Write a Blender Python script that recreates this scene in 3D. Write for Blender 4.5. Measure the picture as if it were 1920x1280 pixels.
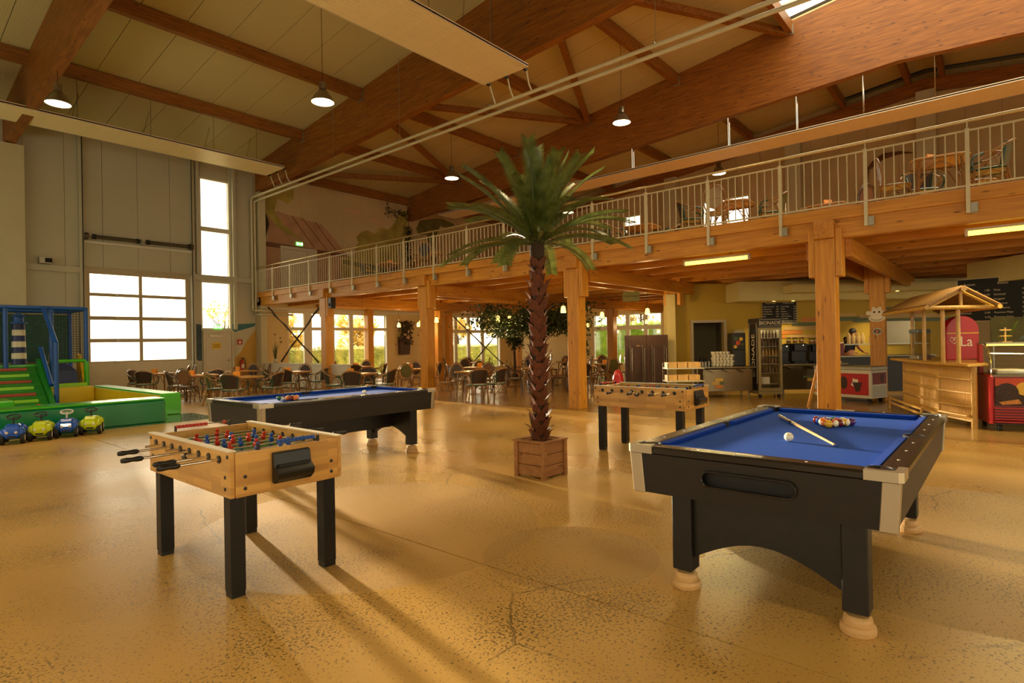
import bpy, bmesh, math, random
from mathutils import Vector, Matrix
random.seed(7)
PI = math.pi
for o in list(bpy.data.objects): bpy.data.objects.remove(o, do_unlink=True)
scn = bpy.context.scene
COL = scn.collection

# ---------------------------------------------------------------- camera
YAW, PITCH, ROLL, FPX, EYE = 0.7067, 0.0028, -0.0179, 1085.743, 1.5
F_ = Vector((math.cos(YAW)*math.cos(PITCH), math.sin(YAW)*math.cos(PITCH), math.sin(PITCH)))
R0 = Vector((math.sin(YAW), -math.cos(YAW), 0)); U0 = R0.cross(F_)
R_ = R0*math.cos(ROLL)+U0*math.sin(ROLL); U_ = -R0*math.sin(ROLL)+U0*math.cos(ROLL)
cd = bpy.data.cameras.new('camera'); cam = bpy.data.objects.new('camera', cd); COL.objects.link(cam)
cd.sensor_width = 36; cd.lens = FPX/1920*36; cd.clip_start = .05; cd.clip_end = 300
cam.matrix_world = Matrix(((R_.x,U_.x,-F_.x,0),(R_.y,U_.y,-F_.y,0),(R_.z,U_.z,-F_.z,EYE),(0,0,0,1)))
scn.camera = cam

# ---------------------------------------------------------------- sky, sun, exposure
W = bpy.data.worlds.new('sky'); scn.world = W; W.use_nodes = True
bg = W.node_tree.nodes['Background']
bg.inputs[0].default_value = (1.0, .88, .62, 1); bg.inputs[1].default_value = 3.4
sd = bpy.data.lights.new('sun', 'SUN'); sd.energy = 23.0; sd.angle = math.radians(3.0); sd.color = (1, .82, .55)
sun = bpy.data.objects.new('sun', sd); COL.objects.link(sun)
SUNDIR = Vector((-.18, -.98, -math.tan(math.radians(5.8))))
sun.rotation_euler = SUNDIR.to_track_quat('-Z', 'Y').to_euler(); sun.location = (15, 60, 20)
vs = scn.view_settings
vs.view_transform = 'Standard'; vs.look = 'None'; vs.gamma = 1; vs.exposure = 0.22; vs.use_curve_mapping = False

# ---------------------------------------------------------------- helpers
def lin(c):
    return tuple((x/255/12.92 if x/255 <= .04045 else ((x/255+.055)/1.055)**2.4) for x in c)
class MB:
    def __init__(s): s.v = []; s.f = []
    def add(s, vs, fs):
        o = len(s.v); s.v += [tuple(v) for v in vs]; s.f += [tuple(i+o for i in f) for f in fs]; return s
    def box(s, x0, x1, y0, y1, z0, z1):
        return s.add([(x0,y0,z0),(x1,y0,z0),(x1,y1,z0),(x0,y1,z0),(x0,y0,z1),(x1,y0,z1),(x1,y1,z1),(x0,y1,z1)],
                     [(0,3,2,1),(4,5,6,7),(0,1,5,4),(1,2,6,5),(2,3,7,6),(3,0,4,7)])
    def hexa(s, b, t):      # bottom and top quads (counter-clockwise from above)
        return s.add(list(b)+list(t), [(0,3,2,1),(4,5,6,7),(0,1,5,4),(1,2,6,5),(2,3,7,6),(3,0,4,7)])
    def cyl(s, p0, p1, r0, r1=None, n=10, caps=True):
        r1 = r0 if r1 is None else r1
        p0 = Vector(p0); p1 = Vector(p1); d = (p1-p0).normalized()
        a = d.orthogonal().normalized(); b = d.cross(a)
        vs = [p0+(a*math.cos(2*PI*i/n)+b*math.sin(2*PI*i/n))*r0 for i in range(n)]+[p1+(a*math.cos(2*PI*i/n)+b*math.sin(2*PI*i/n))*r1 for i in range(n)]
        fs = [(i,(i+1)%n,n+(i+1)%n,n+i) for i in range(n)]
        if caps: fs += [tuple(range(n-1,-1,-1)), tuple(range(n,2*n))]
        return s.add(vs, fs)
    def tube(s, pts, r, n=8, closed=False):
        pts = [Vector(p) for p in pts]; m = len(pts); rings = []
        rr = r if isinstance(r, (list, tuple)) else [r]*m
        a = None
        for i, p in enumerate(pts):
            if closed: d = pts[(i+1)%m]-pts[i-1]
            else: d = pts[min(i+1,m-1)]-pts[max(i-1,0)]
            d.normalize()
            a = d.orthogonal().normalized() if a is None else (a-d*a.dot(d)).normalized()
            b = d.cross(a)
            rings.append([p+(a*math.cos(2*PI*k/n)+b*math.sin(2*PI*k/n))*rr[i] for k in range(n)])
        vs = [v for g in rings for v in g]; fs = []
        for i in range(m if closed else m-1):
            j = (i+1)%m
            fs += [(i*n+k, i*n+(k+1)%n, j*n+(k+1)%n, j*n+k) for k in range(n)]
        if not closed: fs += [tuple(range(n-1,-1,-1)), tuple((m-1)*n+k for k in range(n))]
        return s.add(vs, fs)
    def lathe(s, prof, n=16, c=(0,0)):
        m = len(prof)
        vs = [(c[0]+r*math.cos(2*PI*k/n), c[1]+r*math.sin(2*PI*k/n), z) for r, z in prof for k in range(n)]
        fs = [(i*n+k, i*n+(k+1)%n, (i+1)*n+(k+1)%n, (i+1)*n+k) for i in range(m-1) for k in range(n)]
        if prof[0][0] > 1e-4: fs.append(tuple(range(n-1,-1,-1)))
        if prof[-1][0] > 1e-4: fs.append(tuple((m-1)*n+k for k in range(n)))
        return s.add(vs, fs)
    def prism(s, poly, axis, a0, a1):
        n = len(poly)
        def pt(p, a): return (a,p[0],p[1]) if axis == 'x' else (p[0],a,p[1]) if axis == 'y' else (p[0],p[1],a)
        vs = [pt(p,a0) for p in poly]+[pt(p,a1) for p in poly]
        return s.add(vs, [tuple(range(n-1,-1,-1)), tuple(range(n,2*n))]+[(i,(i+1)%n,n+(i+1)%n,n+i) for i in range(n)])
    def sphere(s, c, r, n=14, m=8, sc=(1,1,1)):
        prof = [(math.sin(PI*i/m), -math.cos(PI*i/m)) for i in range(m+1)]
        t = MB().lathe(prof, n)
        return s.add([(c[0]+v[0]*r*sc[0], c[1]+v[1]*r*sc[1], c[2]+v[2]*r*sc[2]) for v in t.v], t.f)
    def quad(s, a, b, c, d): return s.add([a,b,c,d], [(0,1,2,3)])
    def join(s, o): return s.add(o.v, o.f)
    def xf(s, M): s.v = [tuple(M @ Vector(v)) for v in s.v]; return s
    def build(s, name, mat, parent=None, smooth=False, loc=None, rz=0, bevel=0):
        me = bpy.data.meshes.new(name); me.from_pydata(s.v, [], s.f)
        if smooth or bevel or True:
            bm = bmesh.new(); bm.from_mesh(me)
            if smooth: bmesh.ops.remove_doubles(bm, verts=bm.verts, dist=1e-6)
            bmesh.ops.recalc_face_normals(bm, faces=bm.faces)
            if bevel:
                ed = [e for e in bm.edges if len(e.link_faces) == 2 and e.calc_face_angle(0) > .6]
                bmesh.ops.bevel(bm, geom=ed, offset=bevel, segments=1, affect='EDGES', clamp_overlap=True)
            bm.to_mesh(me); bm.free()
        if smooth:
            me.polygons.foreach_set('use_smooth', [True]*len(me.polygons))
            try: me.set_sharp_from_angle(angle=.9)
            except Exception: pass
        me.materials.append(M(mat) if isinstance(mat, str) else mat)
        return mobj(name, me, parent, loc, rz)
def mobj(name, me, parent=None, loc=None, rz=0, rot=None):
    o = bpy.data.objects.new(name, me); COL.objects.link(o)
    if parent: o.parent = parent
    if loc: o.location = loc
    if rot: o.rotation_euler = rot
    elif rz: o.rotation_euler = (0,0,rz)
    return o
def tag(o, label=None, cat=None, group=None, kind=None):
    if label: o['label'] = label
    if cat: o['category'] = cat
    if group: o['group'] = group
    if kind: o['kind'] = kind
    return o
def thing(name, label, cat, loc=(0,0,0), rz=0, group=None, kind=None):
    o = bpy.data.objects.new(name, None); COL.objects.link(o); o.empty_display_size = .1
    o.location = loc; o.rotation_euler = (0,0,rz)
    return tag(o, label, cat, group, kind)
def struct(name, label, loc=(0,0,0)):
    o = bpy.data.objects.new(name, None); COL.objects.link(o); o.location = loc; o.empty_display_size = .1
    o['kind'] = 'structure'; o['label'] = label
    return o
def copy_tree(root, loc, rz=0, label=None, group=None, parent=None):
    c = root.copy(); COL.objects.link(c); c.location = loc; c.rotation_euler = (0,0,rz)
    if label: c['label'] = label
    if group: c['group'] = group
    def rec(src, dst):
        for ch in list(src.children):
            k = ch.copy(); COL.objects.link(k); k.parent = dst; rec(ch, k)
    rec(root, c)
    return c
def arc(c, r, a0, a1, n, plane='xz', y=0):
    out = []
    for i in range(n+1):
        a = a0+(a1-a0)*i/n; p, q = c[0]+r[0]*math.cos(a), c[1]+r[1]*math.sin(a)
        out.append((p,y,q) if plane == 'xz' else (y,p,q) if plane == 'yz' else (p,q,y))
    return out
# frame of the diagonal bar corner (u to the right, v away)
CY, SY = math.cos(YAW), math.sin(YAW); BZ = YAW-PI/2
def BP(u, v, z=0): return (SY*u+CY*v, -CY*u+SY*v, z)
def text_mesh(txt, size, mat, name, parent, loc, rot, align='LEFT', ext=.001):
    cu = bpy.data.curves.new('t', 'FONT'); cu.body = txt; cu.size = size; cu.align_x = align; cu.extrude = ext
    t = bpy.data.objects.new('t', cu); COL.objects.link(t)
    me = bpy.data.meshes.new_from_object(t.evaluated_get(bpy.context.evaluated_depsgraph_get()))
    bpy.data.objects.remove(t, do_unlink=True)
    me.materials.clear(); me.materials.append(M(mat)); me.name = name
    return mobj(name, me, parent, loc, rot=rot)

# ---------------------------------------------------------------- materials
MATS = {}
def M(n): return MATS[n]
def newmat(name):
    m = bpy.data.materials.new(name); m.use_nodes = True; MATS[name] = m
    nt = m.node_tree; b = nt.nodes['Principled BSDF']
    return m, nt, b
def nd(nt, t, **kw):
    n = nt.nodes.new(t)
    for k, v in kw.items():
        if k in ('operation','blend_type','data_type','wave_type','bands_direction','feature','distance','noise_dimensions','interpolation_type'): setattr(n, k, v)
        else: n.inputs[k].default_value = v
    return n
def coords(nt, scale=(1,1,1), rot=(0,0,0), kind='Object'):
    tc = nt.nodes.new('ShaderNodeTexCoord'); mp = nt.nodes.new('ShaderNodeMapping')
    mp.inputs['Scale'].default_value = scale; mp.inputs['Rotation'].default_value = rot
    nt.links.new(tc.outputs[kind], mp.inputs[0]); return mp.outputs[0]
def ramp(nt, src, stops):
    r = nt.nodes.new('ShaderNodeValToRGB'); e = r.color_ramp.elements
    while len(e) < len(stops): e.new(.5)
    for i, (p, c) in enumerate(stops):
        e[i].position = p; e[i].color = (c[0],c[1],c[2],1) if isinstance(c, tuple) else (c,c,c,1)
    nt.links.new(src, r.inputs[0]); return r.outputs[0]
def bumpy(nt, b, src, strength, dist=.01):
    n = nt.nodes.new('ShaderNodeBump'); n.inputs['Strength'].default_value = strength; n.inputs['Distance'].default_value = dist
    nt.links.new(src, n.inputs['Height']); nt.links.new(n.outputs[0], b.inputs['Normal'])
def mk(name, col, rough=.5, metal=0, var=.12, vs=6, bump=0, bs=60, stretch=(1,1,1), spec=.5, emit=0, ecol=None, coat=0, sheen=0, transl=0):
    m, nt, b = newmat(name); c = lin(col)
    if var:
        n = nd(nt, 'ShaderNodeTexNoise', Scale=vs, Detail=4.0); nt.links.new(coords(nt, stretch), n.inputs['Vector'])
        nt.links.new(ramp(nt, n.outputs[0], [(.3, tuple(x*(1-var) for x in c)), (.7, tuple(min(1,x*(1+var)) for x in c))]), b.inputs['Base Color'])
    else: b.inputs['Base Color'].default_value = (*c, 1)
    b.inputs['Roughness'].default_value = rough; b.inputs['Metallic'].default_value = metal
    b.inputs['Specular IOR Level'].default_value = spec
    if coat: b.inputs['Coat Weight'].default_value = coat
    if sheen: b.inputs['Sheen Weight'].default_value = sheen
    if emit:
        b.inputs['Emission Color'].default_value = (*lin(ecol or col), 1); b.inputs['Emission Strength'].default_value = emit
    if bump:
        n2 = nd(nt, 'ShaderNodeTexNoise', Scale=bs, Detail=3.0); nt.links.new(coords(nt, stretch), n2.inputs['Vector']); bumpy(nt, b, n2.outputs[0], bump)
    return m
def wood(name, c1, c2, axis='x', rough=.45, knots=True, gs=1.0, coat=0, blocks=None):
    m, nt, b = newmat(name); c1 = lin(c1); c2 = lin(c2)
    s = {'x':(1.2,14,14), 'y':(14,1.2,14), 'z':(14,14,1.2)}[axis]; s = tuple(k*gs for k in s)
    v = coords(nt, s)
    n = nd(nt, 'ShaderNodeTexNoise', Scale=1.3, Detail=6.0, Distortion=.4); nt.links.new(v, n.inputs['Vector'])
    col = ramp(nt, n.outputs[0], [(.28, c1), (.72, c2)])
    # glued lamellae
    if knots:
        s2 = {'x':(1.6,7,7), 'y':(7,1.6,7), 'z':(7,7,1.6)}[axis]
        vo = nd(nt, 'ShaderNodeTexVoronoi', Scale=1.5); nt.links.new(coords(nt, s2), vo.inputs['Vector'])
        k = ramp(nt, vo.outputs['Distance'], [(.05, 0.0), (.17, 1.0)])
        mx = nt.nodes.new('ShaderNodeMix'); mx.data_type = 'RGBA'; mx.inputs[6].default_value = (c1[0]*.22, c1[1]*.18, c1[2]*.18, 1)
        nt.links.new(k, mx.inputs[0]); nt.links.new(col, mx.inputs[7]); col = mx.outputs[2]
    if blocks:      # glued staves
        sp = nt.nodes.new('ShaderNodeSeparateXYZ'); cb = nt.nodes.new('ShaderNodeCombineXYZ'); nt.links.new(coords(nt), sp.inputs[0])
        nt.links.new(sp.outputs['XYZ'.index(blocks)], cb.inputs[0]); nt.links.new(sp.outputs[2], cb.inputs[1])
        br = nt.nodes.new('ShaderNodeTexBrick'); br.inputs['Scale'].default_value = 1; br.inputs['Brick Width'].default_value = .27; br.inputs['Row Height'].default_value = .045; br.inputs['Mortar Size'].default_value = 0; br.inputs['Bias'].default_value = -.1
        br.inputs['Color1'].default_value = (.80,.76,.70,1); br.inputs['Color2'].default_value = (1.08,1.08,1.06,1); nt.links.new(cb.outputs[0], br.inputs[0])
        mm = nt.nodes.new('ShaderNodeMix'); mm.data_type = 'RGBA'; mm.blend_type = 'MULTIPLY'; mm.inputs[0].default_value = 1; nt.links.new(col, mm.inputs[6]); nt.links.new(br.outputs[0], mm.inputs[7]); col = mm.outputs[2]
    nt.links.new(col, b.inputs['Base Color']); b.inputs['Roughness'].default_value = rough
    if coat: b.inputs['Coat Weight'].default_value = coat; b.inputs['Coat Roughness'].default_value = .2
    bumpy(nt, b, n.outputs[0], .12, .004)
    return m
def glassmat(name, tint=(1,1,1), refl=.06):
    m, nt, b = newmat(name); out = nt.nodes['Material Output']; nt.nodes.remove(b)
    t = nt.nodes.new('ShaderNodeBsdfTransparent'); t.inputs[0].default_value = (*tint, 1)
    g = nt.nodes.new('ShaderNodeBsdfGlossy'); g.inputs['Roughness'].default_value = .05
    x = nt.nodes.new('ShaderNodeMixShader'); x.inputs[0].default_value = refl
    nt.links.new(t.outputs[0], x.inputs[1]); nt.links.new(g.outputs[0], x.inputs[2]); nt.links.new(x.outputs[0], out.inputs[0])
    return m
def weave(name, c1, c2, sc=60, rough=.4):
    m, nt, b = newmat(name)
    ck = nd(nt, 'ShaderNodeTexChecker', Scale=sc); ck.inputs['Color1'].default_value = (*lin(c1),1); ck.inputs['Color2'].default_value = (*lin(c2),1)
    nt.links.new(coords(nt, (1,.37,1), (0,.78,0)), ck.inputs[0]); nt.links.new(ck.outputs[0], b.inputs['Base Color'])
    b.inputs['Roughness'].default_value = rough; bumpy(nt, b, ck.outputs[1], .3, .003); return m
def leaf(name, c1, c2, rough=.35, transl=.25, vs=3):
    m, nt, b = newmat(name)
    n = nd(nt, 'ShaderNodeTexNoise', Scale=vs, Detail=3.0); nt.links.new(coords(nt), n.inputs['Vector'])
    col = ramp(nt, n.outputs[0], [(.3, lin(c1)), (.7, lin(c2))]); nt.links.new(col, b.inputs['Base Color'])
    b.inputs['Roughness'].default_value = rough
    if transl:
        out = nt.nodes['Material Output']; t = nt.nodes.new('ShaderNodeBsdfTranslucent'); nt.links.new(col, t.inputs[0])
        x = nt.nodes.new('ShaderNodeMixShader'); x.inputs[0].default_value = transl
        nt.links.new(b.outputs[0], x.inputs[1]); nt.links.new(t.outputs[0], x.inputs[2]); nt.links.new(x.outputs[0], out.inputs[0])
    return m

def floor_mat(name, c1, c2, rlo, rhi, pits=True):
    m, nt, b = newmat(name); L = nt.links.new; v = coords(nt)
    big = nd(nt, 'ShaderNodeTexNoise', Scale=.45, Detail=5.0); L(v, big.inputs['Vector'])
    col = ramp(nt, big.outputs[0], [(.3, lin(c1)), (.7, lin(c2))])
    rough = ramp(nt, big.outputs[0], [(.3, rlo), (.7, rhi)])
    def mathn(op, a, bb):
        n = nt.nodes.new('ShaderNodeMath'); n.operation = op
        for i, q in enumerate((a, bb)):
            if isinstance(q, (int, float)): n.inputs[i].default_value = q
            else: L(q, n.inputs[i])
        return n.outputs[0]
    def mix(fac, a, bb, mode='MIX'):
        n = nt.nodes.new('ShaderNodeMix'); n.data_type = 'RGBA'; n.blend_type = mode; L(fac, n.inputs[0])
        for i, q in ((6,a),(7,bb)):
            if isinstance(q, tuple): n.inputs[i].default_value = (*q,1)
            else: L(q, n.inputs[i])
        return n.outputs[2]
    h = nd(nt, 'ShaderNodeTexNoise', Scale=70.0, Detail=4.0); L(v, h.inputs['Vector'])
    if pits:
        # circular patches, darker and rougher than the floor around them
        for cx, cy, r in ((2.95,4.11,1.4),(3.37,2.37,.62),(5.4,.4,1.7)):
            d = nt.nodes.new('ShaderNodeVectorMath'); d.operation = 'DISTANCE'; L(v, d.inputs[0]); d.inputs[1].default_value = (cx,cy,0)
            k = ramp(nt, mathn('SUBTRACT', d.outputs['Value'], r-.5), [(.485,1.0),(.515,0.0)])
            col = mix(mathn('MULTIPLY', k, .28), col, lin((140,104,48)))
            rough = mathn('ADD', rough, mathn('MULTIPLY', k, .16))
        sp = nd(nt, 'ShaderNodeTexNoise', Scale=60.0, Detail=5.0, Roughness=.6, Distortion=.35); L(v, sp.inputs['Vector'])
        pt = nd(nt, 'ShaderNodeTexNoise', Scale=.8, Detail=3.0); L(v, pt.inputs['Vector'])
        thr = mathn('SUBTRACT', sp.outputs[0], mathn('MULTIPLY', pt.outputs[0], .34))
        pit = ramp(nt, thr, [(.20,1.0),(.245,0.0)])
        pit = ramp(nt, mathn('ADD', sp.outputs[0], mathn('MULTIPLY', pt.outputs[0], .42)), [(.785,0.0),(.81,1.0)])
        col = mix(mathn('MULTIPLY', pit, .72), col, lin((70,58,34)))
        vo = nd(nt, 'ShaderNodeTexVoronoi', Scale=.42); vo.feature = 'DISTANCE_TO_EDGE'
        wv = nd(nt, 'ShaderNodeTexNoise', Scale=3.0, Detail=4.0); L(v, wv.inputs['Vector'])
        ad = nt.nodes.new('ShaderNodeMix'); ad.data_type = 'RGBA'; ad.inputs[0].default_value = .12; L(v, ad.inputs[6]); L(wv.outputs[1], ad.inputs[7])
        L(ad.outputs[2], vo.inputs['Vector'])
        ck = mathn('MULTIPLY', ramp(nt, vo.outputs['Distance'], [(.0,1.0),(.0022,0.0)]), ramp(nt, pt.outputs[0], [(.48,0.0),(.56,1.0)]))
        col = mix(mathn('MULTIPLY', ck, .7), col, lin((80,64,36)))
        hh = mathn('SUBTRACT', h.outputs[0], mathn('MULTIPLY', pit, 1.2))
        bumpy(nt, b, hh, .16, .004)
    else: bumpy(nt, b, h.outputs[0], .05, .003)
    L(col, b.inputs['Base Color']); L(rough, b.inputs['Roughness'])
    return m
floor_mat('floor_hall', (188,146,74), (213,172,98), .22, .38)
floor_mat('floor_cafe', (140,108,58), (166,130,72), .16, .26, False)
wood('glulam_y', (116,66,16), (164,100,30), 'y', .5)
wood('glulam_x', (116,68,18), (158,100,32), 'x', .5)
wood('pine_y', (184,118,30), (214,150,48), 'y', .4)
wood('pine_x', (178,112,28), (208,144,46), 'x', .4)
wood('pine_z', (188,122,32), (220,156,52), 'z', .4)
wood('planter_wood', (146,96,50), (176,124,70), 'x', .6)
wood('beech_y', (200,146,68), (226,178,98), 'y', .35, False, .6, coat=.3, blocks='Y')
wood('beech_x', (200,146,68), (226,178,98), 'x', .35, False, .6, coat=.3, blocks='X')
wood('beech_plain', (208,160,98), (230,188,126), 'z', .4, False)
wood('black_wood', (18,15,12), (28,24,19), 'x', .42, False)
wood('brown_board', (58,34,20), (80,48,28), 'z', .5, False)
mk('roof_panel', (190,176,128), .45, var=.05, vs=.6)
def ribbed(name, col, sc, rough=.4, direction='X', strength=.35):
    m, nt, b = newmat(name); w = nd(nt, 'ShaderNodeTexWave', Scale=sc); w.bands_direction = direction
    L = nt.links.new; L(coords(nt), w.inputs['Vector']); c = lin(col)
    L(ramp(nt, w.outputs[1], [(.3, tuple(x*.9 for x in c)), (.7, c)]), b.inputs['Base Color'])
    b.inputs['Roughness'].default_value = rough; bumpy(nt, b, w.outputs[1], strength, .01); return m
ribbed('roof_ribbed', (206,190,138), 6.5, .42, strength=.2)
mk('deck_dark', (60,50,34), .9, var=0)
mk('wall_panel', (186,180,156), .5, var=.04, vs=.8)
mk('wall_core', (120,112,90), .8, var=0)
mk('wall_beige', (214,190,136), .7, var=.05, vs=.7, bump=.05, bs=90)
mk('mural_ground', (196,172,126), .65, var=.1, vs=.6)
mk('wall_yellow', (182,150,46), .7, var=.04, vs=.7, bump=.05, bs=90)
mk('bulkhead', (212,196,130), .7, var=.03)
mk('column_cream', (196,186,150), .6, var=.04, vs=2)
mk('heater', (244,224,176), .4, var=.03)
mk('heater_edge', (224,208,180), .35, var=0)
mk('white_paint', (212,206,186), .45, var=.03)
mk('pipe_white', (206,196,160), .35, var=.03)
mk('galv', (168,164,146), .35, .75, var=.1, vs=20)
mk('steel', (126,114,90), .25, .95, var=.06, vs=8, stretch=(1,1,8))
mk('chrome', (225,222,215), .12, 1.0, var=0)
mk('rail_paint', (206,194,160), .4, .35, var=.05)
mk('handrail_steel', (206,190,150), .25, .85, var=.04)
mk('black_metal', (26,25,24), .4, .3, var=0)
mk('black_plastic', (20,20,21), .35, var=0)
mk('spring_metal', (84,76,62), .5, .5, var=.15, vs=40)
mk('door_white', (200,190,164), .5, var=.03)
mk('door_frame', (176,160,128), .45, var=.03)
mk('dark_gap', (20,17,12), .9, var=0)
mk('lamp_metal', (150,140,118), .3, .8, var=0)
mk('lamp_glow', (255,240,205), .5, var=0, emit=14, ecol=(255,226,170))
mk('pendant_glow', (255,214,120), .4, var=0, emit=5.5, ecol=(255,196,84))
mk('tube_glow', (255,220,110), .4, var=0, emit=4.5, ecol=(255,206,70))
mk('spot_glow', (255,240,200), .4, var=0, emit=25, ecol=(255,225,160))
mk('sign_green', (60,170,70), .4, var=0, emit=1.3, ecol=(90,210,90))
mk('sign_white', (240,245,225), .4, var=0, emit=1.6, ecol=(240,245,200))
mk('rattan', (150,106,52), .38, var=.25, vs=14, coat=.3)
mk('rattan_dark', (84,56,30), .36, var=.25, vs=14, coat=.3)
mk('rattan_green', (22,66,50), .35, var=.2, vs=14, coat=.3)
weave('weave_brown', (66,44,32), (44,30,24), 110)
weave('weave_green', (120,112,52), (76,78,40), 110)
weave('weave_tan', (150,96,48), (84,48,26), 90)
weave('weave_pale', (206,186,140), (96,58,36), 70)
mk('seat_pale', (176,186,160), .22, var=.1, vs=20)
mk('seat_brown', (96,66,40), .35, var=.2, vs=20)
mk('table_top', (204,152,80), .25, var=.15, vs=4, stretch=(1,8,1))
mk('card_orange', (236,150,40), .5, var=.12, vs=18)
mk('cloth_blue', (20,76,182), .8, var=.06, vs=40, bump=.08, bs=300, spec=.15)
mk('cushion_blue', (16,62,160), .75, var=.05, vs=40, spec=.15)
mk('rail_black', (32,26,22), .25, var=.1, vs=20)
mk('pocket', (14,13,13), .6, var=0)
def knurled():
    m, nt, b = newmat('silver_knurl'); ck = nd(nt, 'ShaderNodeTexChecker', Scale=90.0)
    nt.links.new(coords(nt, (1,1,1), (.6,.6,.78)), ck.inputs[0])
    b.inputs['Base Color'].default_value = (*lin((196,186,164)),1); b.inputs['Metallic'].default_value = .9; b.inputs['Roughness'].default_value = .3
    bumpy(nt, b, ck.outputs[1], .6, .004)
knurled()
mk('foot_wood', (206,164,106), .4, var=.12, vs=9, stretch=(1,1,6))
mk('field_green', (50,120,62), .4, var=.05)
mk('foos_red', (196,50,28), .35, var=0)
mk('foos_blue', (28,76,160), .35, var=0)
mk('foos_white', (228,216,190), .4, var=.03)
mk('trunk_fibre', (62,44,24), .8, var=.4, vs=40, bump=.6, bs=60)
leaf('leaf_base', (78,44,26), (128,68,42), .6, .06, 22)
leaf('frond', (60,74,30), (110,120,58), .25, .3, 9)
leaf('frond_stem', (70,84,36), (90,100,48), .4, 0, 6)
leaf('tree_leaf', (30,46,18), (62,78,30), .45, .3, 5)
leaf('climber_leaf', (26,34,16), (50,60,26), .5, .2, 5)
leaf('hedge_leaf', (150,156,96), (206,200,130), .6, .6, 2)
leaf('bush_leaf', (120,160,50), (190,204,90), .6, .6, 2)
leaf('autumn_leaf', (206,176,90), (236,214,140), .6, .6, 2)
mk('bark', (70,56,42), .9, var=.3, vs=12, bump=.4, bs=30)
mk('bark_dark', (44,34,26), .9, var=.3, vs=12, bump=.4, bs=30)
mk('grass', (120,118,60), .9, var=.3, vs=3)
mk('soil', (60,44,28), .95, var=.3, vs=30)
mk('pad_green_mid', (24,128,34), .35, var=.05, coat=.3)
mk('pad_green_dark', (0,126,74), .28, var=.06, vs=3, bump=.25, bs=4, coat=.4)
mk('pad_green', (70,182,12), .28, var=.06, vs=3, bump=.25, bs=4, coat=.4)
mk('pad_yellow', (232,186,16), .32, var=.05, vs=3, bump=.15, bs=4, coat=.3)
mk('pad_red', (164,56,32), .4, var=.05)
mk('pad_lime', (146,214,30), .35, var=.05)
mk('pad_blue', (12,78,164), .38, var=.08, vs=6)
mk('pad_navy', (24,42,100), .4, var=.05)
mk('net_dark', (26,38,48), .8, var=0)
mk('mat_green', (30,100,52), .2, var=.06, vs=3, coat=.5)
mk('panel_sea', (20,70,62), .5, var=.6, vs=6, stretch=(1,1,6))
mk('car_blue', (0,84,204), .25, var=0, coat=.5)
mk('car_lime', (196,216,0), .25, var=0, coat=.5)
mk('rubber', (22,22,22), .6, var=0)
mk('white_plastic', (222,216,206), .35, var=0)
mk('cup_white', (226,216,190), .25, var=0)
mk('cup_dark', (34,32,32), .25, var=0)
mk('bottle_dark', (70,46,26), .15, var=0)
mk('bottle_amber', (150,110,40), .15, var=0)
mk('bottle_cream', (210,178,120), .35, var=.05)
mk('board_black', (22,20,17), .7, var=.1)
mk('chalk', (222,208,176), .8, var=0)
mk('fridge_grey', (150,134,92), .35, .4, var=.04)
mk('fridge_black', (28,25,24), .4, var=0)
mk('orange_tile', (196,118,40), .5, var=.04)
mk('yellow_tile', (214,172,60), .5, var=.04)
mk('green_tile', (92,100,58), .5, var=.04)
mk('tan_tile', (190,154,86), .5, var=.04)
mk('blue_grey', (112,124,128), .5, var=.04)
mk('ice_red', (178,28,30), .35, var=0)
mk('ice_red_dark', (120,18,22), .35, var=0)
mk('ice_white', (206,198,176), .4, var=0)
mk('choc', (56,32,20), .55, var=.35, vs=25, bump=.5, bs=40)
mk('ice_pink', (226,150,138), .55, var=.2, vs=18, bump=.3, bs=30)
mk('ice_yellow', (226,176,60), .55, var=.1, vs=18)
mk('cone', (200,130,60), .6, var=.2, vs=20)
mk('berry', (196,72,40), .5, var=.2, vs=10)
mk('bamboo', (200,156,72), .35, var=.18, vs=8, stretch=(6,6,1), coat=.2)
mk('bamboo_mat', (206,160,76), .45, var=.22, vs=30, stretch=(4,4,.6))
mk('bamboo_dark', (120,78,36), .45, var=.2, vs=8)
mk('thatch', (122,86,40), .7, var=.3, vs=24, stretch=(5,1,1))
mk('sign_board_green', (120,112,42), .6, var=.05)
mk('ink', (40,34,20), .8, var=0)
mk('red_paint', (170,36,26), .4, var=.05)
mk('yellow_sign', (216,176,30), .5, var=.05)
mk('box_wood', (216,170,100), .5, var=.15, vs=3, stretch=(8,1,1))
mk('paint_roof', (178,136,100), .75, var=.14, vs=2.5)
mk('paint_roof_line', (120,78,56), .75, var=.1)
mk('paint_leaf', (164,148,70), .75, var=.3, vs=1.6)
mk('paint_leaf_dark', (104,98,48), .75, var=.3, vs=3)
mk('paint_branch', (52,48,28), .75, var=.2)
mk('paint_cloud', (206,168,130), .75, var=.1)
mk('paint_blue', (50,110,120), .6, var=.15, vs=6)
mk('paint_navy', (52,74,84), .6, var=.35, vs=5)
mk('paint_sand', (188,146,58), .6, var=.1, vs=3)
mk('driftwood', (104,62,34), .7, var=.25, vs=8, stretch=(1,1,5))
mk('skin', (176,120,86), .5, var=0)
mk('hair', (30,22,18), .6, var=0)
mk('shirt_navy', (28,28,50), .8, var=.1)
mk('trousers_beige', (160,140,104), .8, var=.08)
mk('wreath', (58,46,24), .8, var=.4, vs=20, bump=.5, bs=30)
mk('flower_pink', (216,176,150), .6, var=.1)
glassmat('glass'); glassmat('glass_case', (.93,.95,.93), .10); glassmat('glass_jar', (.85,.86,.82), .18)
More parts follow.
